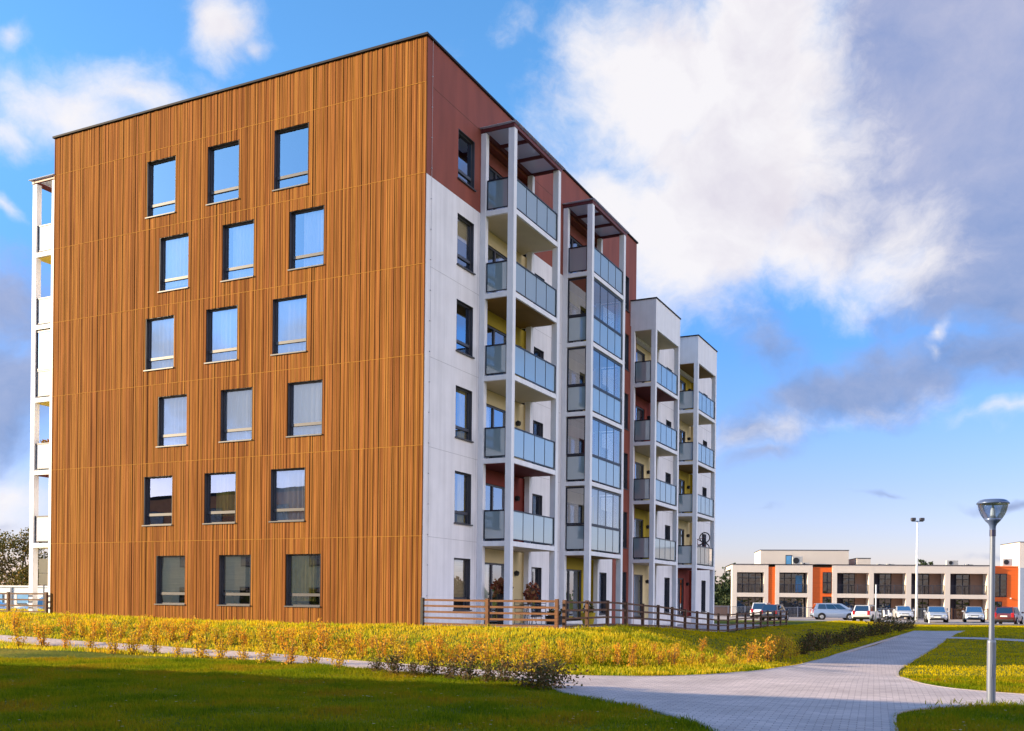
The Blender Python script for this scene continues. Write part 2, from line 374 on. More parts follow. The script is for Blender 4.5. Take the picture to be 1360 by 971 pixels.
def strip(name, line, w, dz, material):
    poly = []
    L = [Vector(p) for p in line]
    a, b = [], []
    for i, p in enumerate(L):
        d = (L[min(i + 1, len(L) - 1)] - L[max(i - 1, 0)]).normalized(); n = Vector((-d.y, d.x))
        a.append(p + n * w / 2); b.append(p - n * w / 2)
    mb = MB()
    for i in range(len(L) - 1):
        q = [a[i], b[i], b[i + 1], a[i + 1]]
        z = [float(terrain(v.x, v.y)) for v in q]
        mb.face([(v.x, v.y, zz + dz) for v, zz in zip(q, z)])
        mb.face([(a[i].x, a[i].y, z[0] - .05), (a[i].x, a[i].y, z[0] + dz), (a[i + 1].x, a[i + 1].y, z[3] + dz), (a[i + 1].x, a[i + 1].y, z[3] - .05)])
        mb.face([(b[i].x, b[i].y, z[1] + dz), (b[i].x, b[i].y, z[1] - .05), (b[i + 1].x, b[i + 1].y, z[2] - .05), (b[i + 1].x, b[i + 1].y, z[2] + dz)])
    return tag(mb.build(name, material), kind='structure')
strip('path_edging', edge_up, .07, .03, M['kerb']); strip('path_edging', edge_r, .07, .03, M['kerb'])
strip('path_edging', edge_lo, .07, .03, M['kerb']); strip('path_edging', edge_l, .07, .03, M['kerb'])
tag(MB().box(-5, 140, 80.5, 119, -.2, .03).build('parking_area', M['park']), kind='structure')
tag(MB().box(-5, 140, 80.2, 80.5, -.2, .13).build('kerb', M['kerb']), kind='structure')
tag(MB().box(-60, -26, 52, 84, -.4, .18).build('driveway', M['park']), kind='structure')
# ------------------------------------------------------------------ apartment building
B = thing('apartment_building', 'six storey apartment block with orange timber cladding, white side wall and glazed balcony towers', 'building', (CX, CY, ZB), -TH)
LW, ML, TL, TOP = 17.34, 20.8, 35.9, 19.25
def wall_cells(us, zs, holes):
    us = sorted(set(us)); zs = sorted(set(zs)); out = []
    for z0, z1 in zip(zs, zs[1:]):
        run = None
        for u0, u1 in zip(us, us[1:]):
            cu, cz = (u0 + u1) / 2, (z0 + z1) / 2
            hole = any(h[0] < cu < h[1] and h[2] < cz < h[3] for h in holes)
            if not hole:
                if run and abs(run[1] - u0) < 1e-6: run[1] = u1
                else:
                    if run: out.append((run[0], run[1], z0, z1))
                    run = [u0, u1]
            else:
                if run: out.append((run[0], run[1], z0, z1)); run = None
        if run: out.append((run[0], run[1], z0, z1))
    return out
def wall(name, face, u0, u1, z0, z1, holes, th, material, off=0):
    """face 'L': plane y=off, outward -y; face 'R': plane x=off, outward +x; butted slabs round the openings"""
    H = [h for h in holes if h[1] > u0 and h[0] < u1 and h[3] > z0 and h[2] < z1]
    us = [u0, u1] + [min(max(q, u0), u1) for h in H for q in h[:2]]; zs = [z0, z1] + [min(max(q, z0), z1) for h in H for q in h[2:]]
    mb = MB()
    for a, b, c, d in wall_cells(us, zs, H):
        if face == 'L': mb.box(-b, -a, off, off + th, c, d)
        else: mb.box(off - th, off, a, b, c, d)
    return mb.build(name, material, B)
# openings
LZ = [(.60, 2.41), (3.56, 5.40), (6.50, 8.38), (9.42, 11.38), (12.31, 14.35), (15.20, 17.32)]
LS = [(10.17, 11.61), (7.10, 8.54), (4.04, 5.49)]; LS2 = [(10.86, 12.28), (7.82, 9.27), (4.74, 6.21)]
lwin = [(s0, s1, *LZ[k]) for k in range(6) for s0, s1 in (LS if k % 2 == 0 else LS2)]
RZ = [(.52, 2.33), (3.53, 5.33), (6.48, 8.27), (9.46, 11.24), (12.43, 14.2), (15.38, 17.1)]
rwin = [(2.13, 3.32, *z) for z in RZ] + [(18.45, 19.7, *z) for z in RZ]
TOW = [(3.78, 5, 'canopy'), (11.29, 5, 'canopy'), (19.97, 4, 'parapet'), (27.68, 4, 'parapet')]
swin = []
for i, (y0, n, k_) in enumerate(TOW):
    o0 = y0 + (4.67 if i < 2 else 6.1); o1 = y0 + (5.65 if i < 2 else 7.1)
    for k in range(n + 1):
        if i < 2 and k == 5: continue
        swin.append((o0, o1, k * FL + (.25 if k == 0 else .75), k * FL + 2.22))
RD = .30
rec = [(y0 + .27, y0 + 4.45, -.02, n * FL + (2.75 if k_ == 'canopy' else 2.55)) for y0, n, k_ in TOW]
# timber-clad end wall
wall('timber_backing', 'L', .29, LW - .29, -1.0, TOP - .06, lwin, .28, M['wood_back'], off=.05)
mb = MB(); joints = [-.02] + [FL * k for k in range(1, 7)] + [TOP - .07]
s = .012; pat = []
while s < LW - .03:
    w = random.choice([.042, .05, .055, .06, .066]); w = min(w, LW - .012 - s)
    pat.append((s, s + w, random.choice([.012, .016, .02, .024, .03]))); s += w + random.choice([.008, .008, .009, .010, .011, .016, .024])
board_tone = {a: random.random() for a, _, _ in pat}; tones = []
for z0, z1 in zip(joints, joints[1:]):
    for a, b, dp in pat:
        c = (a + b) / 2; segs = [(z0 + .009, z1 - .009)]
        for h in lwin:
            if h[0] - .01 < c < h[1] + .01:
                ns = []
                for p, q in segs:
                    if h[3] <= p or h[2] >= q: ns.append((p, q)); continue
                    if h[2] - p > .03: ns.append((p, h[2]))
                    if q - h[3] > .03: ns.append((h[3], q))
                segs = ns
        tone = min(1, max(0, board_tone[a] + random.uniform(-.10, .10)))
        for p, q in segs: mb.box(-b, -a, -dp, .049, p, q); tones += [tone] * 6
o = mb.build('timber_cladding', M['wood'], B)
at_ = o.data.attributes.new('board', 'FLOAT', 'FACE'); at_.data.foreach_set('value', tones)
mb = MB()
for k in range(1, 7):
    mb.box(-LW + .01, -.01, -.026, .048, FL * k - .006, FL * k + .006)
mb.build('joint_flashing', M['flash'], B)
# side walls
wall('white_wall', 'R', .055, ML, -1.2, 5 * FL - .002, rwin + rec + swin, .28, M['white'])
wall('red_wall', 'R', .055, ML, 5 * FL, TOP - .06, rwin + rec + swin, .28, M['red'])
wall('white_wall', 'R', ML, TL, -1.6, 15.3, rec + swin, .28, M['white'], off=-.004)
mb = MB()
for a, b, z0, z1 in [(17.7, 18.45, -1, 5 * FL - .01), (19.7, 20.795, -1, 5 * FL - .01)] + [(18.45, 19.7, p, q) for p, q in zip([-1] + [z[1] for z in RZ[:5]], [z[0] for z in RZ[:5]] + [5 * FL - .01])]:
    mb.box(.001, .035, a, b, z0, z1)
mb.build('red_strip', M['red'], B)
# wall panel joints (thin grooves drawn as recessed sealant lines standing 3 mm proud)
def joint(x0, x1, a, b, c, d, m='joint'): MB().box(x0, x1, a, b, c, d).build('panel_joint', M[m], B)
for k in range(1, 5):
    for a, b in ((.36, 3.76), (8.3, 11.2), (15.8, 17.6)): joint(.0, .003, a, b, FL * k - .008, FL * k + .008)
    joint(-.002, .0015, 24.5, 27.6, FL * k - .01, FL * k + .01); joint(-.002, .0015, 32.2, 35.8, FL * k - .01, FL * k + .01)
joint(.0, .003, 3.62, 3.636, -.5, 5 * FL - .03)
for a, b in ((.36, 3.7), (8.3, 11.2)): joint(.0, .003, a, b, 6 * FL - .008, 6 * FL + .008, 'wood_back')
mb = MB(); mb.tube((.03, .34, -.6), (.03, .34, TOP + .05), .006, n=6)
for k in range(19): mb.box(.0, .04, .325, .355, k * 1.0 - .0, k * 1.0 + .03)
mb.build('lightning_cable', M['joint'], B)
# other faces, roof
mb = MB()
mb.box(-LW, -LW + .28, .055, ML, -1.2, TOP - .06); mb.box(-LW + .28, -.28, ML - .28, ML, 14.9, TOP - .06)
mb.build('rear_wall', M['white'], B)
mb = MB(); mb.box(-LW, -LW + .28, ML + .002, TL, -1.2, 15.3); mb.box(-LW + .28, -.288, TL - .28, TL, -1.6, 15.3); mb.build('rear_wall', M['white'], B)
mb = MB(); mb.box(-LW + .2, -.2, .34, ML - .3, TOP - .5, TOP - .3); mb.box(-LW + .2, -.3, ML, TL - .3, 14.9, 15.0)
mb.build('roof', M['roof'], B)
MB().box(-14, -3, 21.2, 26, 15.002, 18.9).build('roof_sun_blocker', M['white'], B)  # unseen roof block, added to keep the sun off the farthest tower's parapet
mb = MB()
mb.box(-LW - .05, .07, -.09, .30, TOP - .06, TOP + .01); mb.box(-.26, .07, .30, ML + .05, TOP - .06, TOP + .01)
mb.box(-LW - .05, -LW + .3, .30, ML + .05, TOP - .06, TOP + .01); mb.box(-LW + .3, -.26, ML - .28, ML + .05, TOP - .06, TOP + .01)
mb.box(-.3, .04, ML + .06, TL + .04, 15.302, 15.36)
mb.build('roof_coping', M['coping'], B)
# inner rooms behind the glass: floors, back walls and party walls so that nothing shines through
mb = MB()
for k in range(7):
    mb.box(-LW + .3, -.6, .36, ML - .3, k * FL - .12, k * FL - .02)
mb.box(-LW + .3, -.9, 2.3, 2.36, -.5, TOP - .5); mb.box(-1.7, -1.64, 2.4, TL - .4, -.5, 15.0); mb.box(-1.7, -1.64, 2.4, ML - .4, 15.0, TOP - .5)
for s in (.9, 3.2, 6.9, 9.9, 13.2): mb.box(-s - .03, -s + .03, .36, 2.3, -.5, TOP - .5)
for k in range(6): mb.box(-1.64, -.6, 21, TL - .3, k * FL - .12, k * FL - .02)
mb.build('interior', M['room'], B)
# window builder
CURT = ['curtain', None, 'curtain', 'blind', 'curtain', None]
def window(face, h, idx, curtain=None, sill=True, transom=True, parent=B, kind='window', inset=.11, mid=False, ff_=.055):
    u0, u1, z0, z1 = h
    def bx(mb, a, b, d0, d1, c, e):
        if face == 'L': mb.box(-b, -a, d0, d1, c, e)
        elif face == 'R': mb.box(-d1, -d0, a, b, c, e)
    mb = MB(); g = ff_
    d0, d1 = inset, inset + .07
    bx(mb, u0, u0 + g, d0, d1, z0, z1); bx(mb, u1 - g, u1, d0, d1, z0, z1)
    bx(mb, u0 + g, u1 - g, d0, d1, z0, z0 + g); bx(mb, u0 + g, u1 - g, d0, d1, z1 - g, z1)
    zt = z0 + (z1 - z0) * .22
    if transom: bx(mb, u0 + g, u1 - g, d0 - .015, d1, zt - .05, zt + .05)
    if mid: um = u0 + (u1 - u0) * mid; bx(mb, um - .05, um + .05, d0 - .01, d1 - .005, z0 + g, z1 - g)
    # head and jamb linings
    if sill:
        bx(mb, u0 - .0, u0 + .012, -.0, d0, z0 + .012, z1 - .012); bx(mb, u1 - .012, u1, -.0, d0, z0 + .012, z1 - .012); bx(mb, u0, u1, 0, d0, z1 - .012, z1)
    w = mb.build(kind, M['frame'], parent)
    mb = MB(); a, b, c, e = u0 + g - .01, u1 - g + .01, z0 + g - .01, z1 - g + .01
    dm = d0 + .035
    if face == 'L': mb.face([(-b, dm, c), (-a, dm, c), (-a, dm, e), (-b, dm, e)])
    else: mb.face([(-dm, a, c), (-dm, b, c), (-dm, b, e), (-dm, a, e)])
    mb.build('pane', M['pane'], w)
    if sill:
        mb = MB(); bx(mb, u0 - .04, u1 + .04, -.07, d0, z0 - .03, z0 + .012); mb.build('sill', M['frame'], w)
    if curtain:
        mb = MB(); n = 22; dd = d1 + .06
        ca, cb = (u0 + .02, u1 - .02) if curtain[1] is None else (u0 + (u1 - u0) * curtain[1][0], u0 + (u1 - u0) * curtain[1][1])
        pts = [(ca + (cb - ca) * i / n, dd + .03 * math.sin(i * 1.9 + idx) + .015 * math.sin(i * 4.1)) for i in range(n + 1)]
        if curtain[0] == 'blind': pts = [(p, dd) for p, _ in pts]
        zt_, zb_ = z1 - .02, z0 + (z1 - z0) * curtain[2]
        for (p, d), (q, d2) in zip(pts, pts[1:]):
            if face == 'L': mb.face([(-q, d2, zb_), (-p, d, zb_), (-p, d, zt_), (-q, d2, zt_)])
            else: mb.face([(-d, p, zb_), (-d2, q, zb_), (-d2, q, zt_), (-d, p, zt_)])
        mb.build('curtain' if curtain[0] != 'blind' else 'roller_blind', M[curtain[0]], w, smooth=curtain[0] != 'blind')
    return w
lc = {0: [('blind', None, .25), ('blind', (.3, 1), .3), ('curtain_y', (.25, 1), .1)], 1: [None, ('curtain_y', (.0, .8), .15), ('curtain', None, 0)],
      2: [('curtain', None, 0), ('curtain', (.2, 1), 0), ('curtain', None, 0)], 3: [('curtain', None, 0), ('curtain', None, 0), ('curtain', None, 0)],
      4: [('curtain', None, .1), ('curtain', (0, .8), 0), ('curtain', (0, .7), 0)], 5: [None, None, None]}
for i, h in enumerate(lwin): window('L', h, i, lc[i // 3][i % 3])
for i, h in enumerate(rwin[:6]): window('R', h, i, [('blind', None, .2), ('curtain_y', (.55, 1), 0), ('curtain_y', (.5, 1), 0), None, ('blind', None, .6), None][i])
for i, h in enumerate(rwin[6:]): window('R', h, i)
for i, h in enumerate(swin): window('R', h, i, None, transom=False, kind='side_window')
# balcony towers
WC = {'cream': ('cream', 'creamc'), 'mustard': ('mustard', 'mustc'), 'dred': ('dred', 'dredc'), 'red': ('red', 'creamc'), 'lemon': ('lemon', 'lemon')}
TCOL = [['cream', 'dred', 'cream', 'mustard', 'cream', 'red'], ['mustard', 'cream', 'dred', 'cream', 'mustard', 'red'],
        ['cream', 'mustard', 'cream', 'dred', 'cream'], ['dred', 'cream', 'mustard', 'cream', 'mustard']]
GLZ = [[], [1, 2, 3, 4], [], []]
D = 1.34; CW = .24; TW = 4.16
def tower(y0, n, top, cols, glazed, mir=False, white_side=False):
    fx = (lambda x: -LW - x) if mir else (lambda x: x)
    def bx(mb, x0, x1, a, b, c, d): return mb.box(fx(x0), fx(x1), a, b, c, d)
    y1 = y0 + TW
    ztop = n * FL + 2.85 if top == 'canopy' else n * FL + 2.68
    for x0, a in ((D - CW, y0), (D - CW, y1 - CW)):
        bx(MB(), x0, D, a, a + CW, -1.4, ztop).build('column', M['white2'], B, bevel=.012)
    for a in (y0, y1 - CW): bx(MB(), .002, .22, a, a + CW - .02, -1.4, ztop).build('wall_column', M['white2'], B, bevel=.012)
    for k in range(n + 1):
        zf = k * FL; wc, cc = WC[cols[k]]
        if not mir:
            # coloured lining of the recess behind the balcony
            zt = zf + FL - .16 if k < n else rec[TOW_I][3] - .004
            zb = zf + .04 if k else -.6
            r0, r1 = rec[TOW_I][0] + .004, rec[TOW_I][1] - .004
            dz0, dz1 = y0 + 1.1, y0 + 3.25
            mb = MB(); dh = zf + 2.28
            mb.box(-RD - .03, -RD, r0, dz0, zb, zt); mb.box(-RD - .03, -RD, dz1, r1, zb, zt); mb.box(-RD - .03, -RD, dz0, dz1, dh, zt)
            mb.box(-RD, -.004, r0, r0 + .015, zb, zt); mb.box(-RD, -.004, r1 - .015, r1, zb, zt)
            mb.build('recess_wall', M[wc], B)
            window('R', (dz0, dz1, zf + .05, dh), k, [('curtain', (0, .35), 0), None, ('curtain', (0, .3), 0), None, ('curtain', (.6, 1), 0), None][k], sill=False, transom=False, kind='balcony_door', inset=RD + .05, mid=.36, ff_=.07)
            mb = MB(); c = Vector((-RD + .0, y0 + 3.75, zf + 1.95)); mb.tube(c, c + Vector((.05, 0, 0)), .07, n=12); mb.tube(c + Vector((.05, 0, 0)), c + Vector((.16, 0, -.03)), .11, .09, n=12)
            mb.build('wall_lamp', M['black'], B, smooth=False)
        if k == 0: continue
        mb = MB(); bx(mb, (-RD - .02 if not mir else .0), D - .015, y0 + .006, y1 - .006, zf - .14, zf + .035)
        # deep edge beam between the columns
        sl = mb.build('balcony', M['white2'], B)
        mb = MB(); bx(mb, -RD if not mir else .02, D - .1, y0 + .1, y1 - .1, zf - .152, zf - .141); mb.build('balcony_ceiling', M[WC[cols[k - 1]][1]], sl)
        zr0, zr1 = zf + .10, zf + 1.15
        xo = D - .07; ya, yb = y0 + CW, y1 - CW
        fr = MB(); t = .03
        bx(fr, xo - .02, xo + .03, ya, yb, zr1 - .045, zr1); bx(fr, xo - .015, xo + .02, ya, yb, zr0, zr0 + .025)
        bx(fr, xo - .02, xo + .03, yb - .05, yb, zr0, zr1 - .045)
        for j in range(0, 4): yy = ya + (yb - ya) * j / 4; bx(fr, xo - .012, xo + .016, yy + (0 if j == 0 else -.012), yy + (.03 if j == 0 else .012), zr0 + .025, zr1 - .045)
        for ys in (y0 + .08, y1 - .08):
            xa, xb = .24, D - CW - .012
            bx(fr, xa, xb, ys - .025, ys + .02, zr1 - .05, zr1); bx(fr, xa, xb, ys - .02, ys + .015, zr0, zr0 + .03)
            bx(fr, xa, xa + .035, ys - .02, ys + .015, zr0 + .03, zr1 - .05); bx(fr, xb - .035, xb, ys - .02, ys + .015, zr0 + .03, zr1 - .05)
        fr.build('railing', M['frameb'], sl)
        for j in range(4):
            p, q = ya + (yb - ya) * j / 4 + .016, ya + (yb - ya) * (j + 1) / 4 - .016
            bx(MB(), xo - .004, xo + .006, p, q, zr0 + .026, zr1 - .046).build('glass_panel', M['frost'], sl)
        for ys in (y0 + .08, y1 - .08):
            bx(MB(), .28, D - CW - .05, ys - .006, ys + .004, zr0 + .032, zr1 - .052).build('glass_panel', M['frostw' if white_side else 'frost'], sl)
        if k in glazed:
            fr = MB(); zg0, zg1 = zr1 + .01, zf + FL - .19
            bx(fr, xo - .03, xo + .03, ya, yb, zg0, zg0 + .06); bx(fr, xo - .03, xo + .03, ya, yb, zg1 - .06, zg1)
            for j in range(5): yy = ya + (yb - ya) * j / 4; bx(fr, xo - .012, xo + .012, max(ya, yy - .014), min(yb, yy + .014), zg0 + .06, zg1 - .06)
            for ys in (y0 + .08, y1 - .08):
                xa, xb = .23, D - CW - .004
                bx(fr, xa, xb, ys - .03, ys + .03, zg0, zg0 + .07); bx(fr, xa, xb, ys - .03, ys + .03, zg1 - .06, zg1)
                bx(fr, xa, xa + .05, ys - .03, ys + .03, zg0 + .07, zg1 - .06); bx(fr, xb - .05, xb, ys - .03, ys + .03, zg0 + .07, zg1 - .06)
            fr.build('glazing_frame', M['frameb'], sl)
            for j in range(4):
                p, q = ya + (yb - ya) * j / 4 + .015, ya + (yb - ya) * (j + 1) / 4 - .015
                X = fx(xo); mb = MB(); mb.face([(X, p, zg0 + .06), (X, q, zg0 + .06), (X, q, zg1 - .06), (X, p, zg1 - .06)]); mb.build('glazing_pane', M['pane_r'], sl)
            for ys in (y0 + .08, y1 - .08):
                mb = MB(); mb.face([(fx(.28), ys, zg0 + .07), (fx(D - CW - .054), ys, zg0 + .07), (fx(D - CW - .054), ys, zg1 - .06), (fx(.28), ys, zg1 - .06)]); mb.build('glazing_pane', M['pane_r'], sl)
    if top == 'canopy':
        mb = MB(); z = ztop
        for j in range(4):
            yy = y0 - .02 + (TW - .06) * j / 3
            bx(mb, .091, D - .121, yy, yy + .08, z + .03, z + .14)
        bx(mb, D - .12, D + .01, y0 - .03, y1 + .05, z + .002, z + .15); bx(mb, .0, .09, y0 - .03, y1 + .05, z + .002, z + .15)
        cn = mb.build('balcony_canopy', M['beam'], B)
        mb = MB(); bx(mb, .0, D + .12, y0 - .12, y1 + .14, z + .153, z + .17); mb.build('canopy_sheet', M['canopy'], cn)
    else:
        z = ztop
        mb = MB(); bx(mb, -.02 if True else 0, D, y0, y1, z + .002, 16.0); mb.build('parapet', M['white2'], B)
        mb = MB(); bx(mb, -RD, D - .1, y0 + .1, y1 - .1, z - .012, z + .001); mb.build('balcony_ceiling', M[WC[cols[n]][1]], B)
        mb = MB(); bx(mb, -.05, D + .04, y0 - .04, y1 + .04, 16.002, 16.06); mb.build('parapet_coping', M['coping'], B)
for TOW_I, (y0, n, top) in enumerate(TOW): tower(y0, n, top, TCOL[TOW_I], GLZ[TOW_I])
tower(.05, 5, 'canopy', ['cream', 'dred', 'lemon', 'mustard', 'lemon', 'cream'], [3], mir=True, white_side=True)
# ------------------------------------------------------------------ things on the balconies and the terrace
def loc2w(x, y, z=0):
    return Vector((CX + x * cT + y * sT, CY - x * sT + y * cT, ZB + z))
# terrace paving: sheet in front of the side wall
mb = MB()
P = [loc2w(.1, .3), loc2w(4.9, .3), loc2w(4.9, 34), loc2w(.1, 34)]
N = 34
for i in range(N):
    a, b = i / N, (i + 1) / N
    q = [P[0].lerp(P[3], a), P[1].lerp(P[2], a), P[1].lerp(P[2], b), P[0].lerp(P[3], b)]
    mb.face([(p.x, p.y, float(terrain(p.x, p.y)) + .03) for p in q])
tag(mb.build('terrace', M['paving']), kind='structure')
def leaves(mb, c, r, n, size, m=0, flat=1.0, up=0):
    c = Vector(c)
    for _ in range(n):
        d = Vector((random.gauss(0, 1), random.gauss(0, 1), random.gauss(0, 1))).normalized() * (random.random() ** .5)
        p = c + Vector((d.x * r[0], d.y * r[1], d.z * r[2]))
        a = Vector((random.gauss(0, 1), random.gauss(0, 1), random.gauss(0, 1) + up)).normalized(); b = a.orthogonal().normalized()
        b = (b * math.cos(t := random.random() * 6.28) + a.cross(b) * math.sin(t))
        s1 = size * random.uniform(.6, 1.4); s2 = s1 * .45 * flat
        mb.face([p, p + a * s1 * .5 + b * s2, p + a * s1, p + a * s1 * .5 - b * s2], m)
# bicycle hung on the balcony
def bicycle(label, loc, rz, tilt):
    t = thing('bicycle', label, 'bicycle', loc, rz)
    t.rotation_euler = (0, tilt, rz)
    r = .30
    for x in (-.31, .31):
        mb = MB(); mb.torus((x, 0, 0), r, .034, (0, 1, 0)); w = mb.build('wheel', M['black'], t, smooth=True)
        mb = MB()
        for k in range(9): a = k * math.pi / 9; mb.tube((x - r * math.cos(a), 0, -r * math.sin(a)), (x + r * math.cos(a), 0, r * math.sin(a)), .003, n=4)
        mb.tube((x, -.04, 0), (x, .04, 0), .025); mb.build('spokes', M['galv'], w)
    mb = MB(); bb = (-.05, 0, -.05); seat = (-.13, 0, .42); head = (.20, 0, .45)
    for a, b in ((bb, seat), (seat, head), (bb, head), (seat, (-.31, 0, 0)), (bb, (-.31, 0, 0)), (head, (.31, 0, 0))): mb.tube(a, b, .018)
    mb.build('frame', M['dred'], t)
    mb = MB(); mb.box(-.24, -.04, -.05, .05, .46, .51); mb.build('saddle', M['black'], t, bevel=.02)
    mb = MB(); mb.tube(head, (.19, 0, .56), .015); mb.tube((.19, -.26, .56), (.19, .26, .56), .014); mb.build('handlebar', M['black'], t)
    mb = MB(); mb.tube((bb[0], -.02, bb[2]), (bb[0], .02, bb[2]), .09, n=14); mb.tube((bb[0], .03, bb[2]), (bb[0] + .1, .06, bb[2] + .1), .01); mb.build('crankset', M['galv'], t)
    return t
p = loc2w(.95, 30.9, FL + 1.46)
bicycle('bicycle hung upright by its front wheel on the white balcony of the farthest tower', p, -TH, R(-88))
def balcony_prop(loc, z): q = loc2w(loc[0], loc[1], z); return q
t = thing('drying_rack', 'thin folding clothes rack standing on the cream fourth floor balcony of the nearest tower', 'clothes rack', loc2w(.35, 6.6, 4 * FL + .04), -TH)
mb = MB()
for sx in (-.25, .25): mb.path([(sx, -.45, 0), (sx * .2, -.45, 1.55), (sx * .2, .45, 1.55), (sx, .45, 0)], .012)
mb.build('frame', M['galv'], t)
mb = MB()
for k in range(5): mb.tube((-.05 + k * .025, -.45, 1.15 + k * .1), (-.05 + k * .025, .45, 1.15 + k * .1), .006)
mb.build('bars', M['galv'], t)
# bistro set and plants on the terrace
def plant_pot(name, label, cat, loc, r0, r1, h, potm, leafm, lr, n, size, group=None):
    t = thing(name, label, cat, loc, 0, group)
    mb = MB(); mb.lathe([(0, 0), (r0, 0), (r1, h), (r1 * 1.06, h), (r1 * 1.06, h + .03), (r1 * .9, h + .03), (r1 * .85, h - .05), (0, h - .05)], n=20); mb.build('pot', potm, t, smooth=False)
    mb = MB(); leaves(mb, (0, 0, h + lr[2] * .75), lr, n, size, up=.5)
    for k in range(9):
        a = random.random() * 6.28; mb.tube((0, 0, h - .06), (math.cos(a) * lr[0] * .7, math.sin(a) * lr[1] * .7, h + lr[2] * random.uniform(.6, 1.3)), .006, n=4)
    mb.build('foliage', leafm, t); return t
def tz(x, y): w = loc2w(x, y); return Vector((w.x, w.y, float(terrain(w.x, w.y)) + .035))
plant_pot('plant', 'rust red leafy plant in a tall black planter beside the ground floor balcony door', 'plant', tz(.75, 4.35), .16, .2, 1.05, M['black'], M['rleaf'], (.38, .38, .32), 260, .16)
plant_pot('plant', 'small dark red spiky plant in a pot on the bistro table', 'plant', tz(1.25, 5.6) + Vector((0, 0, .745)), .07, .1, .14, M['wood_back'], M['rleaf'], (.16, .16, .22), 90, .13)
plant_pot('plant', 'yellow round planter standing on the terrace of the glazed tower', 'planter', tz(1.6, 10.6), .22, .3, .45, M['mustard'], M['dleaf'], (.28, .28, .22), 140, .1)
plant_pot('plant', 'low green plant in a wide dark tub near the narrow ground floor window', 'plant', tz(1.7, 6.9), .3, .34, .3, M['black'], M['dleaf'], (.34, .3, .2), 160, .1)
plant_pot('plant', 'orange flowering plant box on the second floor balcony of the far left tower', 'plant', loc2w(-LW - .75, .42, 2 * FL + .9), .16, .2, .2, M['wood_back'], M['oleaf'], (.3, .18, .12), 160, .09)
t = thing('hanging_plant', 'red and brown flowering plant hanging from a curved shepherd hook on the terrace', 'plant', tz(.85, 6.75))
mb = MB(); pts = [(0, 0, 0), (0, 0, 1.75)] + [(.0, -.22 + .22 * math.cos(a), 1.75 + .22 * math.sin(a)) for a in np.linspace(.3, math.pi, 8)] + [(0, -.44, 1.62)]
mb.path(pts, .012); mb.build('hook', M['black'], t)
mb = MB(); mb.lathe([(.02, 1.12), (.13, 1.18), (.16, 1.32)], (0, -.44, 0), 14); mb.tube((0, -.44, 1.3), (0, -.44, 1.63), .005); mb.build('basket', M['bark'], t)
mb = MB(); leaves(mb, (0, -.42, 1.25), (.25, .25, .32), 190, .12); leaves(mb, (.0, -.4, .98), (.18, .18, .12), 60, .11); mb.build('foliage', M['rleaf'], t)
tt = thing('bistro_table', 'round black metal bistro table on the ground floor terrace', 'table', tz(1.25, 5.6))
mb = MB(); mb.lathe([(0, .70), (.36, .70), (.37, .715), (.36, .735), (0, .74)], n=28); mb.build('tabletop', M['black'], tt)
for a in (0.3, 2.4, 4.5):
    mb = MB(); mb.tube((.05 * math.cos(a), .05 * math.sin(a), .70), (.3 * math.cos(a), .3 * math.sin(a), 0), .012); mb.build('leg', M['black'], tt)
def bistro_chair(loc, rz, label):
    t = thing('bistro_chair', label, 'chair', loc, rz, 'bistro chairs on the terrace')
    mb = MB()
    for k in range(7): mb.box(-.19 + k * .057, -.19 + k * .057 + .04, -.2, .2, .44, .455)
    mb.box(-.2, .21, -.2, -.18, .42, .44); mb.box(-.2, .21, .18, .2, .42, .44); mb.build('seat', M['black'], t)
    mb = MB(); mb.path([(-.19, -.19, .44), (-.25, -.19, .9), (-.25, .19, .9), (-.19, .19, .44)], .01)
    for z in (.58, .68, .78): mb.tube((-.22, -.19, z), (-.22, .19, z), .012)
    mb.build('backrest', M['black'], t)
    for x, y in ((-.18, -.18), (-.18, .18), (.18, -.18), (.18, .18)): MB().tube((x, y, .44), (x * 1.15, y * 1.1, 0), .011).build('leg', M['black'], t)
bistro_chair(tz(1.3, 4.9), R(60), 'black slatted bistro chair on the near side of the round terrace table')
bistro_chair(tz(1.3, 6.35), R(-115), 'black slatted bistro chair on the far side of the round terrace table')
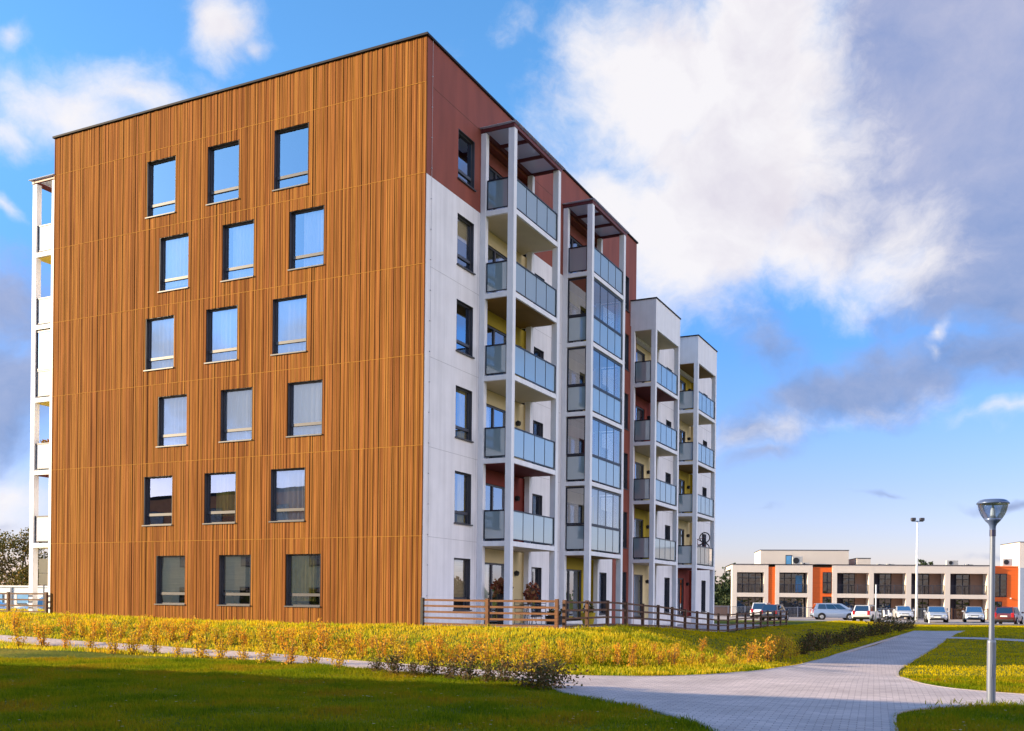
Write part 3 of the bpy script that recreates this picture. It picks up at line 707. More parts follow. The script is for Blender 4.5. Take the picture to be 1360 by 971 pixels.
# ------------------------------------------------------------------ fences
def fence(name, label, pts, h, posts_n, mpost, mrail, rails=4, first_dark=False, pw=.10, group=None):
    t = thing(name, label, 'fence', (pts[0].x, pts[0].y, float(terrain(pts[0].x, pts[0].y))), 0, group)
    o = Vector(t.location)
    for si, (a, b, n) in enumerate(zip(pts, pts[1:], posts_n)):
        d = (b - a); d.z = 0; L = d.length; d.normalize(); nn = Vector((-d.y, d.x, 0))
        zz = lambda p: float(terrain(p.x, p.y))
        for i in range(n + 1):
            if si > 0 and i == 0: continue
            p = a.lerp(b, i / n); z = zz(p)
            mb = MB(); w = pw / 2
            q = [p + d * sx * w + nn * sy * w - o for sx, sy in ((-1, -1), (1, -1), (1, 1), (-1, 1))]
            lo = [(v.x, v.y, z - .3 - o.z) for v in q]; hi = [(v.x, v.y, z + h + .03 - o.z) for v in q]
            mb.face(lo[::-1]); mb.face(hi)
            for k in range(4): mb.face([lo[k], lo[(k + 1) % 4], hi[(k + 1) % 4], hi[k]])
            mb.build('post', M['black'] if (first_dark and si == 0 and i == 0) else mpost, t)
        for r in range(rails):
            zc = .10 + (h - .14) * r / (rails - 1); mb = MB()
            for i in range(n):
                p, q = a.lerp(b, i / n), a.lerp(b, (i + 1) / n)
                p2, q2 = p + d * (w + .004), q - d * (w + .004)
                pp = []
                for v, base in ((p2, zz(p)), (q2, zz(q))):
                    for sy, dz in ((-.022, -.032), (.022, -.032), (.022, .032), (-.022, .032)):
                        c = v + nn * sy - o; pp.append((c.x, c.y, base + zc + dz - o.z))
                mb.face(pp[0:4]); mb.face(pp[7:3:-1])
                for k in range(4): mb.face([pp[k], pp[4 + k], pp[4 + (k + 1) % 4], pp[(k + 1) % 4]])
            mb.build('rail', mrail, t)
    return t
fence('timber_fence', 'low brown timber rail fence round the ground floor terraces of the white side wall', [loc2w(.12, -.12), loc2w(4.85, -.12)], .90, [2], M['fwood'], M['fwood'], 5, True)
fence('timber_fence', 'long dark timber rail fence running back past the balcony towers towards the car park', [loc2w(5.0, .12), loc2w(5.0, 35.2)], .88, [19], M['fwood2'], M['fwood2'], 4)
fence('timber_fence', 'weathered timber rail fence left of the timber clad wall', [loc2w(-LW - .1, -.1), loc2w(-LW - 2.35, -.1), loc2w(-LW - 7.0, -.1)], .86, [1, 2], M['fwood2'], M['fwood2'], 4)
# ------------------------------------------------------------------ street lamp, masts
p = gp(1316, 936.5)
lamp = thing('street_lamp', 'grey post-top street lamp with a clear bowl lantern beside the paved path', 'street lamp', p)
MB().tube((0, 0, -.2), (0, 0, 1.09), .073, .073, 18).build('base_sleeve', M['galv'], lamp, smooth=False)
mb = MB(); mb.lathe([(.073, 1.09), (.068, 1.12), (.05, 1.14)], n=18); mb.tube((0, 0, 1.14), (0, 0, 2.93), .046, .044, 18, caps=False); mb.build('pole', M['galv'], lamp, smooth=True)
MB().tube((0, 0, 2.93), (0, 0, 3.04), .052, n=18).build('collar', M['darkcol'], lamp)
mb = MB(); mb.lathe([(.05, 3.04), (.052, 3.10), (.07, 3.145), (.115, 3.19), (.15, 3.235), (.05, 3.24), (0, 3.24)], n=28); mb.build('bowl_base', M['lampgrey'], lamp, smooth=True)
mb = MB(); mb.lathe([(.15, 3.237), (.19, 3.30), (.222, 3.375), (.24, 3.45), (.246, 3.49)], n=32); mb.build('lantern_bowl', M['lampglass'], lamp, smooth=True)
mb = MB(); mb.lathe([(.246, 3.488), (.262, 3.49), (.266, 3.503), (.252, 3.52), (.215, 3.553), (.18, 3.565), (0, 3.57)], n=32)
mb.lathe([(.26, 3.49), (.0, 3.48)], n=32); mb.build('lantern_cap', M['lampgrey'], lamp, smooth=True)
mb = MB(); mb.lathe([(0, 3.24), (.06, 3.24), (.045, 3.29), (.04, 3.38), (.02, 3.43), (.012, 3.48)], n=16); mb.build('lamp_bulb', M['whitep'], lamp, smooth=True)
for dz in (0.5,): MB().box(-.035, .035, -.09, -.08, dz, dz + .22).build('service_hatch', M['galv'], lamp)
b0 = at(1217, 826, 92); b0.z = 0
mast = thing('floodlight_mast', 'tall slim white mast with two floodlights at its top by the car park', 'floodlight', b0)
MB().tube((0, 0, 0), (0, 0, 9.35), .13, .06, 14).build('pole', M['whitep'], mast, smooth=True)
MB().tube((-.55, 0, 9.3), (.55, 0, 9.3), .035).build('crossarm', M['galv'], mast)
for sx in (-1, 1):
    mb = MB(); mb.box(sx * .4 - .2, sx * .4 + .2, -.22, .12, 9.34, 9.62); mb.build('floodlight', M['frame'], mast, bevel=.05)
b0 = at(1163, 825, 88); b0.z = 0.0
ps = thing('post', 'plain white steel post standing at the car park edge behind the white estate car', 'post', b0)
MB().tube((0, 0, 0), (0, 0, 3.3), .055, .05, 12).build('shaft', M['whitep'], ps, smooth=True); MB().lathe([(.06, 3.3), (.06, 3.33), (0, 3.36)], n=12).build('cap', M['whitep'], ps)
b0 = at(1234, 828, 80.8); b0.z = 0
tag(MB().tube(b0, b0 + Vector((0, 0, 1.0)), .045, .045, 10).lathe([(.05, 1.0), (.05, 1.04), (0, 1.06)], b0, 10).build('bollard', M['whitep']), 'slim white marker post in front of the silver saloon car', 'bollard')
# ------------------------------------------------------------------ cars
def car_paint(name, c): return mat(name, c, .28, .02, 1, coat=.8, metal=.25)
M['tyre'] = mat('tyre', (.012, .012, .013), .9); M['rim'] = mat('alloy', (.45, .46, .48), .35, metal=.8)
M['cglass'] = glass_mat('car_glass', (.10, .12, .14), .18, .8, wave=0)
M['cdark'] = mat('car_trim', (.012, .012, .014), .6)
M['tail'] = mat('tail_light', (.35, .012, .02), .2, coat=1); M['head'] = mat('head_light', (.55, .58, .6), .12, coat=1, metal=.4)
M['plate'] = mat('number_plate', (.72, .72, .68), .4)
def car(label, paint, loc, rz, L=4.3, W=1.72, H=1.45, style='hatch', group='cars in the car park', roofrail=False, sc=1):
    """x forward; style hatch / estate / saloon / mpv"""
    t = thing('parked_car', label, 'car', loc, rz, group); t.scale = (sc, sc, sc)
    h = L / 2; w = W / 2; zl = .22; zb = .92 if style != 'mpv' else 1.02
    st = {'hatch': [(-h, .42, .72, .80), (-h + .06, .30, .88, .94), (-h + .55, zl, zb + .02, .99), (0, zl, zb, 1), (h - 1.15, zl, zb - .03, 1), (h - .45, .24, .80, .95), (h - .1, .28, .68, .84), (h, .36, .56, .70)],
          'estate': [(-h, .42, .78, .84), (-h + .06, .30, .92, .95), (-h + .6, zl, zb + .02, .99), (0, zl, zb, 1), (h - 1.25, zl, zb - .03, 1), (h - .45, .24, .80, .95), (h - .1, .28, .68, .84), (h, .36, .56, .70)],
          'saloon': [(-h, .40, .82, .82), (-h + .08, .30, .95, .93), (-h + .7, zl, zb + .05, .99), (0, zl, zb, 1), (h - 1.3, zl, zb - .02, 1), (h - .5, .24, .78, .95), (h - .1, .28, .66, .84), (h, .36, .55, .70)],
          'mpv': [(-h, .42, .80, .84), (-h + .06, .30, .98, .95), (-h + .6, zl, zb + .02, .99), (0, zl, zb, 1), (h - 1.0, zl, zb - .04, 1), (h - .4, .24, .86, .94), (h - .1, .28, .70, .84), (h, .36, .56, .70)]}[style]
    mb = MB(); ring = []
    for x, z0, z1, ws in st:
        ww = w * ws; k = len(mb.v)
        prof = [(ww * .90, z0), (ww, z0 + .14), (ww * 1.0, (z0 + z1) / 2 + .02), (ww * .965, z1 - .10), (ww * .90, z1 - .015), (ww * .55, z1 + .02), (0, z1 + .03)]
        pts = prof + [(-a, b) for a, b in prof[-2::-1]]
        mb.v += [(x, a, b) for a, b in pts]; ring.append((k, len(pts)))
    for (a, n), (b, _) in zip(ring, ring[1:]):
        for i in range(n - 1): mb.f.append((a + i, a + i + 1, b + i + 1, b + i)); mb.m.append(0)
        mb.f.append((a + n - 1, a, b, b + n - 1)); mb.m.append(1)
    k, n = ring[0]; mb.f.append(tuple(k + i for i in range(n))[::-1]); mb.m.append(0)
    k, n = ring[-1]; mb.f.append(tuple(k + i for i in range(n))); mb.m.append(0)
    body = mb.build('body', [paint, M['cdark']], t, smooth=True)
    es = body.modifiers.new('split', 'EDGE_SPLIT'); es.split_angle = R(42)
    # cabin
    cab = {'hatch': (-h + .10, -h + .42, h - 1.75, h - .98), 'estate': (-h + .10, -h + .38, h - 1.9, h - 1.1), 'saloon': (-h + .62, -h + 1.25, h - 2.0, h - 1.15), 'mpv': (-h + .08, -h + .34, h - 1.6, h - .62)}[style]
    xb0, xr0, xr1, xb1 = cab; zb_ = zb - .02; bw, rw = w * .93, w * .74
    zs = H - .04
    def sec(x, z, ww): return [(x, ww, z), (x, -ww, z)]
    A = [(xb0, bw * .9, zb_), (xb1, bw * .92, zb_), (xr1, rw, zs), (xr0, rw * .97, zs)]
    mb = MB(); nseg = 5
    L1 = [(x, y, z) for x, y, z in A]; R1 = [(x, -y, z) for x, y, z in A]
    mid = ((xb0 + xb1) / 2, bw, zb_); midr = (mid[0], -bw, zb_)
    mb.face([L1[0], mid, L1[1], L1[2], L1[3]][::-1]); mb.face([R1[0], midr, R1[1], R1[2], R1[3]])
    mb.face([L1[1], R1[1], R1[2], L1[2]][::-1]); mb.face([L1[0], L1[3], R1[3], R1[0]][::-1])
    # crowned roof
    xs = np.linspace(xr0, xr1, 5); ysn = np.linspace(-1, 1, 7)
    for i in range(4):
        for j in range(6):
            q = []
            for x, yy in ((xs[i], ysn[j]), (xs[i + 1], ysn[j]), (xs[i + 1], ysn[j + 1]), (xs[i], ysn[j + 1])):
                u = (x - xr0) / (xr1 - xr0); rwid = rw * (.97 + .03 * u)
                q.append((x, yy * rwid, zs + .05 * (1 - yy ** 4) * (math.sin(math.pi * (.15 + .7 * u)))))
            mb.face(q)
    mb.build('cabin', paint, t, smooth=False)
    def quadpanel(name, P, ins, off, m, par=None):
        P = [Vector(p) for p in P]; c = sum(P, Vector()) / len(P); n = (P[1] - P[0]).cross(P[-1] - P[0]).normalized()
        if n.dot(c - Vector((c.x * .5, 0, .8))) < 0: n = -n
        q = [p + (c - p) * ins + n * off for p in P]
        b = MB(); b.face(q); return b.build(name, m, t if par is None else par)
    quadpanel('windscreen', [L1[1], R1[1], R1[2], L1[2]], .09, .012, M['cglass'])
    quadpanel('rear_window', [L1[0], L1[3], R1[3], R1[0]], .13, .012, M['cglass'])
    for sgn in (1, -1):
        def pt(u, v):
            b0 = Vector(L1[0]).lerp(Vector(L1[1]), u); b0.y = bw * (.9 + .1 * (1 - abs(2 * u - 1))); r0 = Vector(L1[3]).lerp(Vector(L1[2]), u); q = b0.lerp(r0, v); q.y = (q.y + .035) * sgn; return q
        cuts = {'mpv': (.08, .34, .62, .88), 'estate': (.07, .33, .61, .93), 'hatch': (.12, .50, .93), 'saloon': (.10, .50, .93)}[style]
        for a, b in zip(cuts, cuts[1:]):
            mb = MB(); mb.face([pt(a + .012, .1), pt(b - .012, .1), pt(b - .012, .9), pt(a + .012, .9)]); mb.build('side_window', M['cglass'], t)
        mb = MB(); mb.box(xb1 - .35, xb1 - .17, sgn * (w * .98), sgn * (w * .98 + .20), zb + .02, zb + .15); mb.build('wing_mirror', paint, t, bevel=.03)
        for xw in (-h + .80, h - .85):
            yy = sgn * (w - .10); b = MB(); b.tube((xw, yy - sgn * .1, .31), (xw, yy + sgn * .105, .31), .31, n=22)
            b.torus((xw, yy + sgn * .095, .31), .27, .04, (0, 1, 0), 22); wh = b.build('wheel', M['tyre'], t)
            b = MB(); b.tube((xw, yy + sgn * .09, .31), (xw, yy + sgn * .122, .31), .20, .17, 18); b.build('rim', M['rim'], wh)
            b = MB(); b.tube((xw, sgn * (w * .94), .33), (xw, sgn * (w + .003), .33), .375, n=24); b.build('wheel_arch', M['cdark'], t)
        b = MB(); b.box(h - .30, h - .03, sgn * w * .52, sgn * w * .80, .58, .72); b.build('headlight', M['head'], t, bevel=.04)
        zt0, zt1 = (.62, .90) if style in ('hatch', 'saloon') else (.62, 1.0)
        b = MB(); b.box(-h - .015, -h + .18, sgn * w * .60, sgn * w * .87, zt0, zt1); b.build('tail_light', M['tail'], t, bevel=.03)
        if roofrail: MB().tube((xr0 + .1, sgn * rw * .92, zs + .05), (xr1 - .1, sgn * rw * .92, zs + .05), .02).build('roof_rail', M['black'], t)
    b = MB(); b.box(h - .09, h + .02, -w * .62, w * .62, .30, .42); b.box(h - .12, h - .005, -.35, .35, .56, .66); b.build('grille', M['cdark'], t, bevel=.02)
    b = MB(); b.box(-h - .03, -h + .12, -w * .8, w * .8, .34, .46); b.build('rear_bumper', M['cdark'], t, bevel=.03)
    MB().box(h + .0, h + .03, -.26, .26, .44, .545).build('number_plate', M['plate'], t)
    MB().box(-h - .03, -h - .005, -.26, .26, .66, .765).build('number_plate', M['plate'], t)
    return t
PC = {'white': car_paint('white_car_paint', (.75, .75, .76)), 'silver': car_paint('silver_car_paint', (.52, .55, .60)), 'blue': car_paint('blue_silver_paint', (.30, .38, .52)),
      'navy': car_paint('dark_blue_paint', (.035, .045, .09)), 'red': car_paint('dark_red_paint', (.13, .025, .025)), 'lblue': car_paint('light_blue_paint', (.25, .40, .60))}
def cloc(px, py, Y): q = at(px, py, Y); q.z = .03; return q
car('white estate car half hidden behind the dark hatchback', PC['white'], cloc(1013, 819, 99), R(66), style='estate', H=1.62, W=1.8)
car('dark blue hatchback seen from behind at the left end of the car park', PC['navy'], cloc(1029, 822, 91), R(60), L=4.0, style='hatch', H=1.48)
car('blue silver people carrier parked side-on facing right', PC['blue'], cloc(1108, 821, 97), R(-6), L=4.3, style='mpv', H=1.62)
car('white estate car seen from behind next to the white post', PC['white'], cloc(1151, 826, 90), R(58), L=4.4, style='estate', H=1.5, roofrail=True)
car('small white saloon car facing the camera between the white mast and the scooters', PC['white'], cloc(1199, 823, 103), R(-104), L=4.4, style='saloon', H=1.42)
car('silver saloon car facing the camera behind the white marker post', PC['silver'], cloc(1243, 828, 90), R(-110), L=4.6, W=1.8, style='saloon', H=1.45)
car('white grey hatchback facing the camera just left of the street lamp', PC['silver'], cloc(1293, 828, 93), R(-112), L=4.2, style='hatch', H=1.47)
car('dark red estate car seen from behind at the right edge', PC['red'], cloc(1339, 831, 84), R(55), L=4.5, W=1.78, style='estate', H=1.5)
def scooter(loc, rz, label):
    t = thing('motor_scooter', label, 'scooter', loc, rz, 'scooters between the parked cars')
    for x in (-.6, .62): MB().torus((x, 0, .24), .19, .06, (0, 1, 0), 18, 8).build('wheel', M['tyre'], t, smooth=True)
    MB().box(-.85, -.05, -.16, .16, .35, .72).build('body', M['whitep'], t, bevel=.07)
    MB().box(-.1, .4, -.15, .15, .28, .36).build('footboard', M['cdark'], t)
    mb = MB(); mb.tube((.42, 0, .3), (.34, 0, 1.0), .12, .09, 10); mb.box(.45, .85, -.1, .1, .42, .5); mb.build('front_shield', M['whitep'], t, bevel=.02)
    MB().box(-.75, -.1, -.14, .14, .72, .82).build('seat', M['cdark'], t, bevel=.04)
    MB().tube((.33, -.32, 1.02), (.33, .32, 1.02), .025).build('handlebar', M['cdark'], t)
scooter(cloc(1170, 820, 100), R(-60), 'white motor scooter standing nearest to the white estate car')
scooter(cloc(1181, 820, 100), R(-120), 'white motor scooter standing nearest to the small white saloon car')
# ------------------------------------------------------------------ terraced houses across the car park
TM = {'beige': mat('beige_render', (.68, .60, .52), .8, .04, .6), 'orange': mat('orange_panels', (.78, .125, .006), .6, .08, 1, stretch=(.6, 1, 12)), 'brown': mat('brown_boarding', (.26, .15, .10), .7, .12, 2, stretch=(1, 1, 20)),
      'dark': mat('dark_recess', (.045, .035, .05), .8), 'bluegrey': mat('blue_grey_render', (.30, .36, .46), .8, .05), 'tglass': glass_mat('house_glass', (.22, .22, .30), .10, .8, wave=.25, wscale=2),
      'blue': mat('blue_door', (.10, .32, .62), .5), 'ac': mat('vent_grey', (.42, .42, .42), .6)}
p0 = at(972, 815, 112.0); p1 = at(1345, 815, 108.0)
tdir = Vector((p1.x - p0.x, p1.y - p0.y, 0)); TLen = tdir.length; trot = math.atan2(tdir.y, tdir.x)
T = thing('terraced_house', 'long beige two storey terrace with orange recesses and deep loggias behind the car park', 'building', (p0.x, p0.y, 0), trot)
def tu(px): return (px - 972) / 373 * TLen * (1 - .0 * 0)
def tv(py, px=1100):
    f_ = (px - 972) / 373; Y = 112 - 4 * f_
    return at(px, py, Y).z
ZR = tv(749.8, 1000); ZS1 = tv(788, 1050); ZS0 = tv(792, 1050); ZO1 = tv(760, 1000)
DP = 9.0
bays = [(978.5, 1015.5), (1036.5, 1075), (1114.5, 1157), (1163.5, 1206), (1213, 1257), (1264, 1312)]
mb = MB()
cols_ = [972] + [q for b in bays for q in b] + [1319]
# piers
piers = [(972, 978.5), (1015.5, 1021.5), (1031, 1036.5), (1075, 1081.5), (1108, 1114.5), (1157, 1163.5), (1206, 1213), (1257, 1264), (1312, 1319)]
for a, b in piers: mb.box(tu(a), tu(b), 0, 1.5, -.3, ZR)
for a, b in bays:
    mb.box(tu(a), tu(b), .004, 1.49, ZO1, ZR - .004); mb.box(tu(a), tu(b), .004, 1.49, ZS0 - .1, ZS1 + .02)
mb.box(tu(972), tu(1319), 1.502, DP, ZO1 + .4, ZR - .02)
mb.build('wall', TM['beige'], T)
MB().box(tu(972) - .1, tu(1319) + .05, -.06, DP, ZR + .002, ZR + .07).build('roof_edge', M['coping'], T)
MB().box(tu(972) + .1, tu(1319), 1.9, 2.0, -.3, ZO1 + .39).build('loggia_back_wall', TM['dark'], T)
for a, b, w0, w1 in ((1021.5, 1031, None, None), (1081.5, 1108, 1095.5, 1107.2)):
    MB().box(tu(a), tu(b), .08 if not w0 else .16, 1.5, -.3, ZR - .25).build('orange_wall', TM['orange'], T)
    if w0:
        for za, zb2 in ((tv(788, 1100), tv(760, 1100)), (.2, tv(792.5, 1100))):
            f_ = MB(); f_.box(tu(w0), tu(w1), .08, .158, za, zb2); fo = f_.build('window', M['frameb'], T)
            for k in range(2):
                for q in range(2):
                    x0 = tu(w0) + .06 + k * (tu(w1) - tu(w0)) / 2; x1 = x0 + (tu(w1) - tu(w0)) / 2 - .12; z0_ = za + .06 + q * (zb2 - za) / 2; z1_ = z0_ + (zb2 - za) / 2 - .12
                    MB().box(x0, x1, .06, .078, z0_, z1_).build('pane', TM['tglass'], fo)
for i, (a, b) in enumerate(bays):
    for fl, (z0, z1) in enumerate(((-.1, ZS0 - .104), (ZS1 + .024, ZO1 - .004))):
        x0, x1 = tu(a) + .05, tu(b) - .05; wd = x1 - x0
        # window wall set back in the loggia
        k0, k1 = (.0, 1.0) if i < 2 else (.28, .66)
        f_ = MB(); X0, X1 = x0 + wd * k0, x0 + wd * k1; nmul = 4 if i < 2 else 2
        for k in range(nmul + 1): xx = X0 + (X1 - X0) * k / nmul; f_.box(xx - .04, xx + .04, 1.74, 1.86, z0, z1)
        f_.box(X0, X1, 1.75, 1.85, z1 - .1, z1 - .005); f_.box(X0, X1, 1.75, 1.85, z0 + (z1 - z0) * .72, z0 + (z1 - z0) * .72 + .06)
        fo = f_.build('window', M['frameb'], T)
        MB().box(X0 + .05, X1 - .05, 1.79, 1.81, z0, z1 - .1).build('pane', TM['tglass'], fo)
        if i >= 2: MB().box(x0 + wd * .66, x1 + .04, 1.55, 1.88, z0, z1).build('boarded_panel', TM['brown'], T)
        if i == 1 and fl == 1: MB().box(x0 + wd * .66, x0 + wd * .9, 1.70, 1.735, z0 + .1, z0 + 2.0).build('door', TM['blue'], T)
        if fl == 1:
            r = MB(); zt_ = z0 + 1.0; r.box(x0 - .04, x1 + .04, .12, .16, zt_ - .05, zt_)
            for k in range(int(wd / .13)): xx = x0 + k * .13; r.box(xx, xx + .02, .13, .15, z0 + .05, zt_ - .05)
            for k in (0, .33, .66, 1): r.box(x0 + wd * k - .03, x0 + wd * k + .03, .11, .17, z0, zt_)
            r.build('railing', M['frame'], T)
# upper set-back storeys and roof plant
yb = 3.2
def upper(px0, px1, py, dpt, m, nm='upper_storey'):
    z1 = at(px0, py, 116).z; s_ = 116 / 112.
    q0, q1 = tu(972 + (px0 - 972) * s_) , tu(972 + (px1 - 972) * s_)
    a0 = at(px0, 800, 115.5); a1 = at(px1, 800, 114.5)
    e = Vector((math.cos(trot), math.sin(trot)))
    u0 = (a0.x - p0.x) * e.x + (a0.y - p0.y) * e.y; u1 = (a1.x - p0.x) * e.x + (a1.y - p0.y) * e.y
    MB().box(u0, u1, yb, yb + dpt, ZR - .3, z1).build(nm, m, T)
    MB().box(u0 - .05, u1 + .05, yb - .05, yb + dpt + .05, z1 + .002, z1 + .06).build('roof_edge', M['coping'], T)
    return u0, u1, z1
u0, u1, z1 = upper(1008.5, 1124, 731.5, 6.5, TM['beige'])
MB().box(u1 + .002, u1 + .03, yb + 1.2, yb + 5, ZR - .2, z1 - .9).build('orange_wall', TM['orange'], T)
e_ = (u1 - u0) / (1124 - 1008.5)
f_ = MB(); f_.box(u0 + (1041.5 - 1008.5) * e_, u0 + (1050 - 1008.5) * e_, yb - .03, yb - .002, ZR + .0, z1 - .55); fo = f_.build('window', M['frameb'], T)
MB().box(u0 + (1042.3 - 1008.5) * e_, u0 + (1049.2 - 1008.5) * e_, yb - .045, yb - .032, ZR + .07, z1 - .63).build('pane', TM['blue'], fo)
def vent(px, w, h, y, m=TM['ac']):
    a0 = at(px, 800, 112 + y); e = Vector((math.cos(trot), math.sin(trot))); u = (a0.x - p0.x) * e.x + (a0.y - p0.y) * e.y
    v = MB(); v.box(u - w / 2, u + w / 2, y, y + .5, ZR + .072, ZR + .072 + h); o = v.build('roof_unit', m, T, bevel=.03)
    MB().tube((u - w * .15, y - .02, ZR + .08 + h * .5), (u - w * .15, y - .001, ZR + .08 + h * .5), min(w, h) * .36, n=16).build('fan_grille', M['black'], o)
vent(1057, 1.1, .95, 2.2); vent(1067, .9, .25, 2.0)
for px, w, h in ((1163, .7, .12), (1176, .8, .14), (1253, 1.2, .55), (1274, .8, .15), (1321, 1.0, .75)): vent(px, w, h, 1.2)
upper(1132, 1152, 743, 5.0, TM['beige'], 'stair_head')
# right hand end: orange house end and blue-grey wall with its upper storey
xa, xb_ = tu(1319) + .004, tu(1353)
MB().box(xa, xb_, .3, DP, -.3, ZR - .1).build('orange_wall', TM['orange'], T)
MB().box(xa, xb_, .25, DP, ZR - .098, ZR + .0).build('roof_edge', TM['orange'], T)
for za, zb2, w1 in ((tv(793, 1330), tv(762, 1330), 1338), (.3, tv(799, 1330), 1332)):
    f_ = MB(); f_.box(tu(1320), tu(w1), .22, .298, za, zb2); fo = f_.build('window', M['frameb'], T)
    for k in range(2):
        x0 = tu(1320) + .08 + k * (tu(w1) - tu(1320)) / 2
        MB().box(x0, x0 + (tu(w1) - tu(1320)) / 2 - .16, .20, .218, za + .08, zb2 - .08).build('pane', TM['tglass'], fo)
MB().box(tu(1342.5), tu(1344), .15, .298, tv(795.5, 1340), tv(794, 1340)).build('wall_lamp', M['whitep'], T)
MB().box(xb_ + .004, xb_ + 14, -.2, DP, -.3, ZR - .2).build('blue_grey_wall', TM['bluegrey'], T)
upper(1334, 1500, 723.5, 6, TM['beige'])
# garden railings in front of the houses
for i, (a, b) in enumerate([(945, 1012), (1020, 1079), (1114, 1158), (1163, 1207), (1213, 1258), (1264, 1312)]):
    q0, q1 = at(a, 815, 109.6 - .011 * (a - 972)), at(b, 815, 109.6 - .011 * (b - 972))
    d = Vector((q1.x - q0.x, q1.y - q0.y, 0)); L = d.length
    g = thing('garden_railing', ['pale metal railing left of the white estate car', 'metal railing behind the people carrier', 'metal railing behind the white estate car with roof rails', 'metal railing behind the scooters', 'metal railing behind the silver saloon car', 'brown metal railing behind the white grey hatchback'][i], 'railing', (q0.x, q0.y, 0), math.atan2(d.y, d.x))
    mb = MB()
    for k in range(int(L / .14)): mb.box(k * .14, k * .14 + .025, -.012, .012, .08, 1.12)
    mb.box(0, L, -.02, .02, 1.12, 1.17); mb.box(0, L, -.02, .02, .05, .09); mb.build('bars', M['galv'] if i != 5 else M['fwood2'], g)
    for k in range(4): MB().box(L * k / 3 - .05, L * k / 3 + .05, -.05, .05, 0, 1.25).build('post', M['galv'] if i != 5 else M['fwood2'], g)
q0 = at(940, 818, 118); lw_ = thing('low_wall', 'low tan garden wall in front of the dark pines', 'wall', (q0.x - 6, q0.y, 0))
MB().box(0, 9.3, 0, .3, -.2, 1.15).build('masonry', TM['brown'], lw_); MB().box(-.04, 9.34, -.04, .34, 1.152, 1.22).build('coping', M['kerb'], lw_)
# ------------------------------------------------------------------ trees
def tree(name, label, loc, h, rx, rz_, leafm, n, leaf, trunk_r=.2, group=None, base=.35, lobes=16, conifer=False):
    t = thing(name, label, 'tree', loc, random.random() * 6, group)
    mb = MB(); pts = []
    top = h * (.92 if conifer else .62)
    prev = Vector((0, 0, -.3)); r = trunk_r
    for k in range(1, 6):
        q = Vector((random.gauss(0, .04) * h * .3, random.gauss(0, .04) * h * .3, top * k / 5)); r2 = trunk_r * (1 - .15 * k)
        mb.tube(prev, q, r, r2, 8, caps=False); prev, r = q, r2; pts.append(q)
    cents = []
    for k in range(lobes):
        if conifer:
            z = h * (base + (1 - base) * (k + .5) / lobes); rad = rx * (1 - (z / h - base) / (1 - base)) * .75; a = k * 2.4
            c = Vector((math.cos(a) * rad * .55, math.sin(a) * rad * .55, z)); sr_ = max(.25, rad * .85); cents.append((c, (sr_, sr_, sr_ * .7)))
        else:
            a = k * 2.4 + random.random(); rr = rx * math.sqrt(random.random()) * .85; zc = h - rz_ + rz_ * .8 * random.uniform(-1, 1) * math.sqrt(max(.05, 1 - (rr / rx) ** 2))
            c = Vector((math.cos(a) * rr, math.sin(a) * rr, zc)); q = rx * random.uniform(.22, .42); cents.append((c, (q, q, q * .75)))
            b = random.choice(pts[1:]); m_ = b.lerp(c, .5) + Vector((0, 0, -.1 * rx)); mb.tube(b, m_, trunk_r * .35, trunk_r * .2, 6, caps=False); mb.tube(m_, c, trunk_r * .2, .02, 5, caps=False)
    mb.build('trunk', M['bark'], t, smooth=True)
    vol = [c[1][0] ** 2 for c in cents]; tot = sum(vol); mb = MB()
    for (c, rr), v in zip(cents, vol): leaves(mb, c, rr, max(8, int(n * v / tot)), leaf)
    mb.build('crown', leafm, t); return t
b0 = at(30, 800, 68); b0.z = 0
tree('broadleaf_tree', 'airy brown green tree with a forked trunk left of the building', b0, 6.9, 3.1, 2.7, M['tleaf'], 9500, .125, .16, lobes=30)
b0 = at(-75, 800, 74); b0.z = 0
tree('broadleaf_tree', 'broad green tree at the left edge behind the parked cars', b0, 6.2, 3.0, 2.4, M['tleaf'], 8000, .11, .16, lobes=20)
for i, px in enumerate((-30, 0, 22, 45, 70, 95)):
    b0 = at(px, 800, 76 + (i % 3)); b0.z = 0
    t = thing('hedge_shrub', 'orange green hedge shrub under the tree left of the building', 'shrub', b0, i, 'hedge behind the parked cars on the left')
    mb = MB(); leaves(mb, (0, 0, 1.8), (1.4, 1.0, 1.75), 900, .17); mb.build('foliage', M['oblf'], t)
    mb = MB()
    for k in range(5): mb.tube((0, 0, -.1), (random.gauss(0, .5), random.gauss(0, .4), 1.3), .03, n=5)
    mb.build('stem', M['stem'], t)
for i, (px, Y, h) in enumerate(((958, 150, 5.6), (963, 158, 7.2), (969, 146, 6.4), (975, 152, 7.6), (948, 160, 6.8), (940, 148, 5.4))):
    b0 = at(px, 810, Y); b0.z = 0
    tree('pine_tree', 'dark green pine in the clump between the balcony towers and the beige terrace', b0, h, 2.3, 3, M['cleaf'], 1500, .34, .18, 'pines beyond the car park', base=.12, lobes=12, conifer=True)
for i, (px, Y, h) in enumerate(((1224, 170, 9.4), (1231, 176, 9.5))):
    b0 = at(px, 810, Y); b0.z = 0
    tree('broadleaf_tree', 'distant tree top showing over the roof of the beige terrace', b0, h, 1.1, 1.6, M['cleaf'], 500, .3, .2, 'trees behind the beige terrace', lobes=10)
# far belt of woodland closing the horizon
mb = MB()
for k in range(260):
    a = R(-75 + 150 * k / 260) ; d = 520 + 60 * math.sin(k * 1.7); c = (math.sin(a) * d, math.cos(a) * d, 3.2)
    leaves(mb, c, (6, 6, 4.2), 60, 2.2)
tag(mb.build('distant_wood', M['cleaf']), 'low dark line of distant woodland on the horizon', 'wood', kind='stuff')
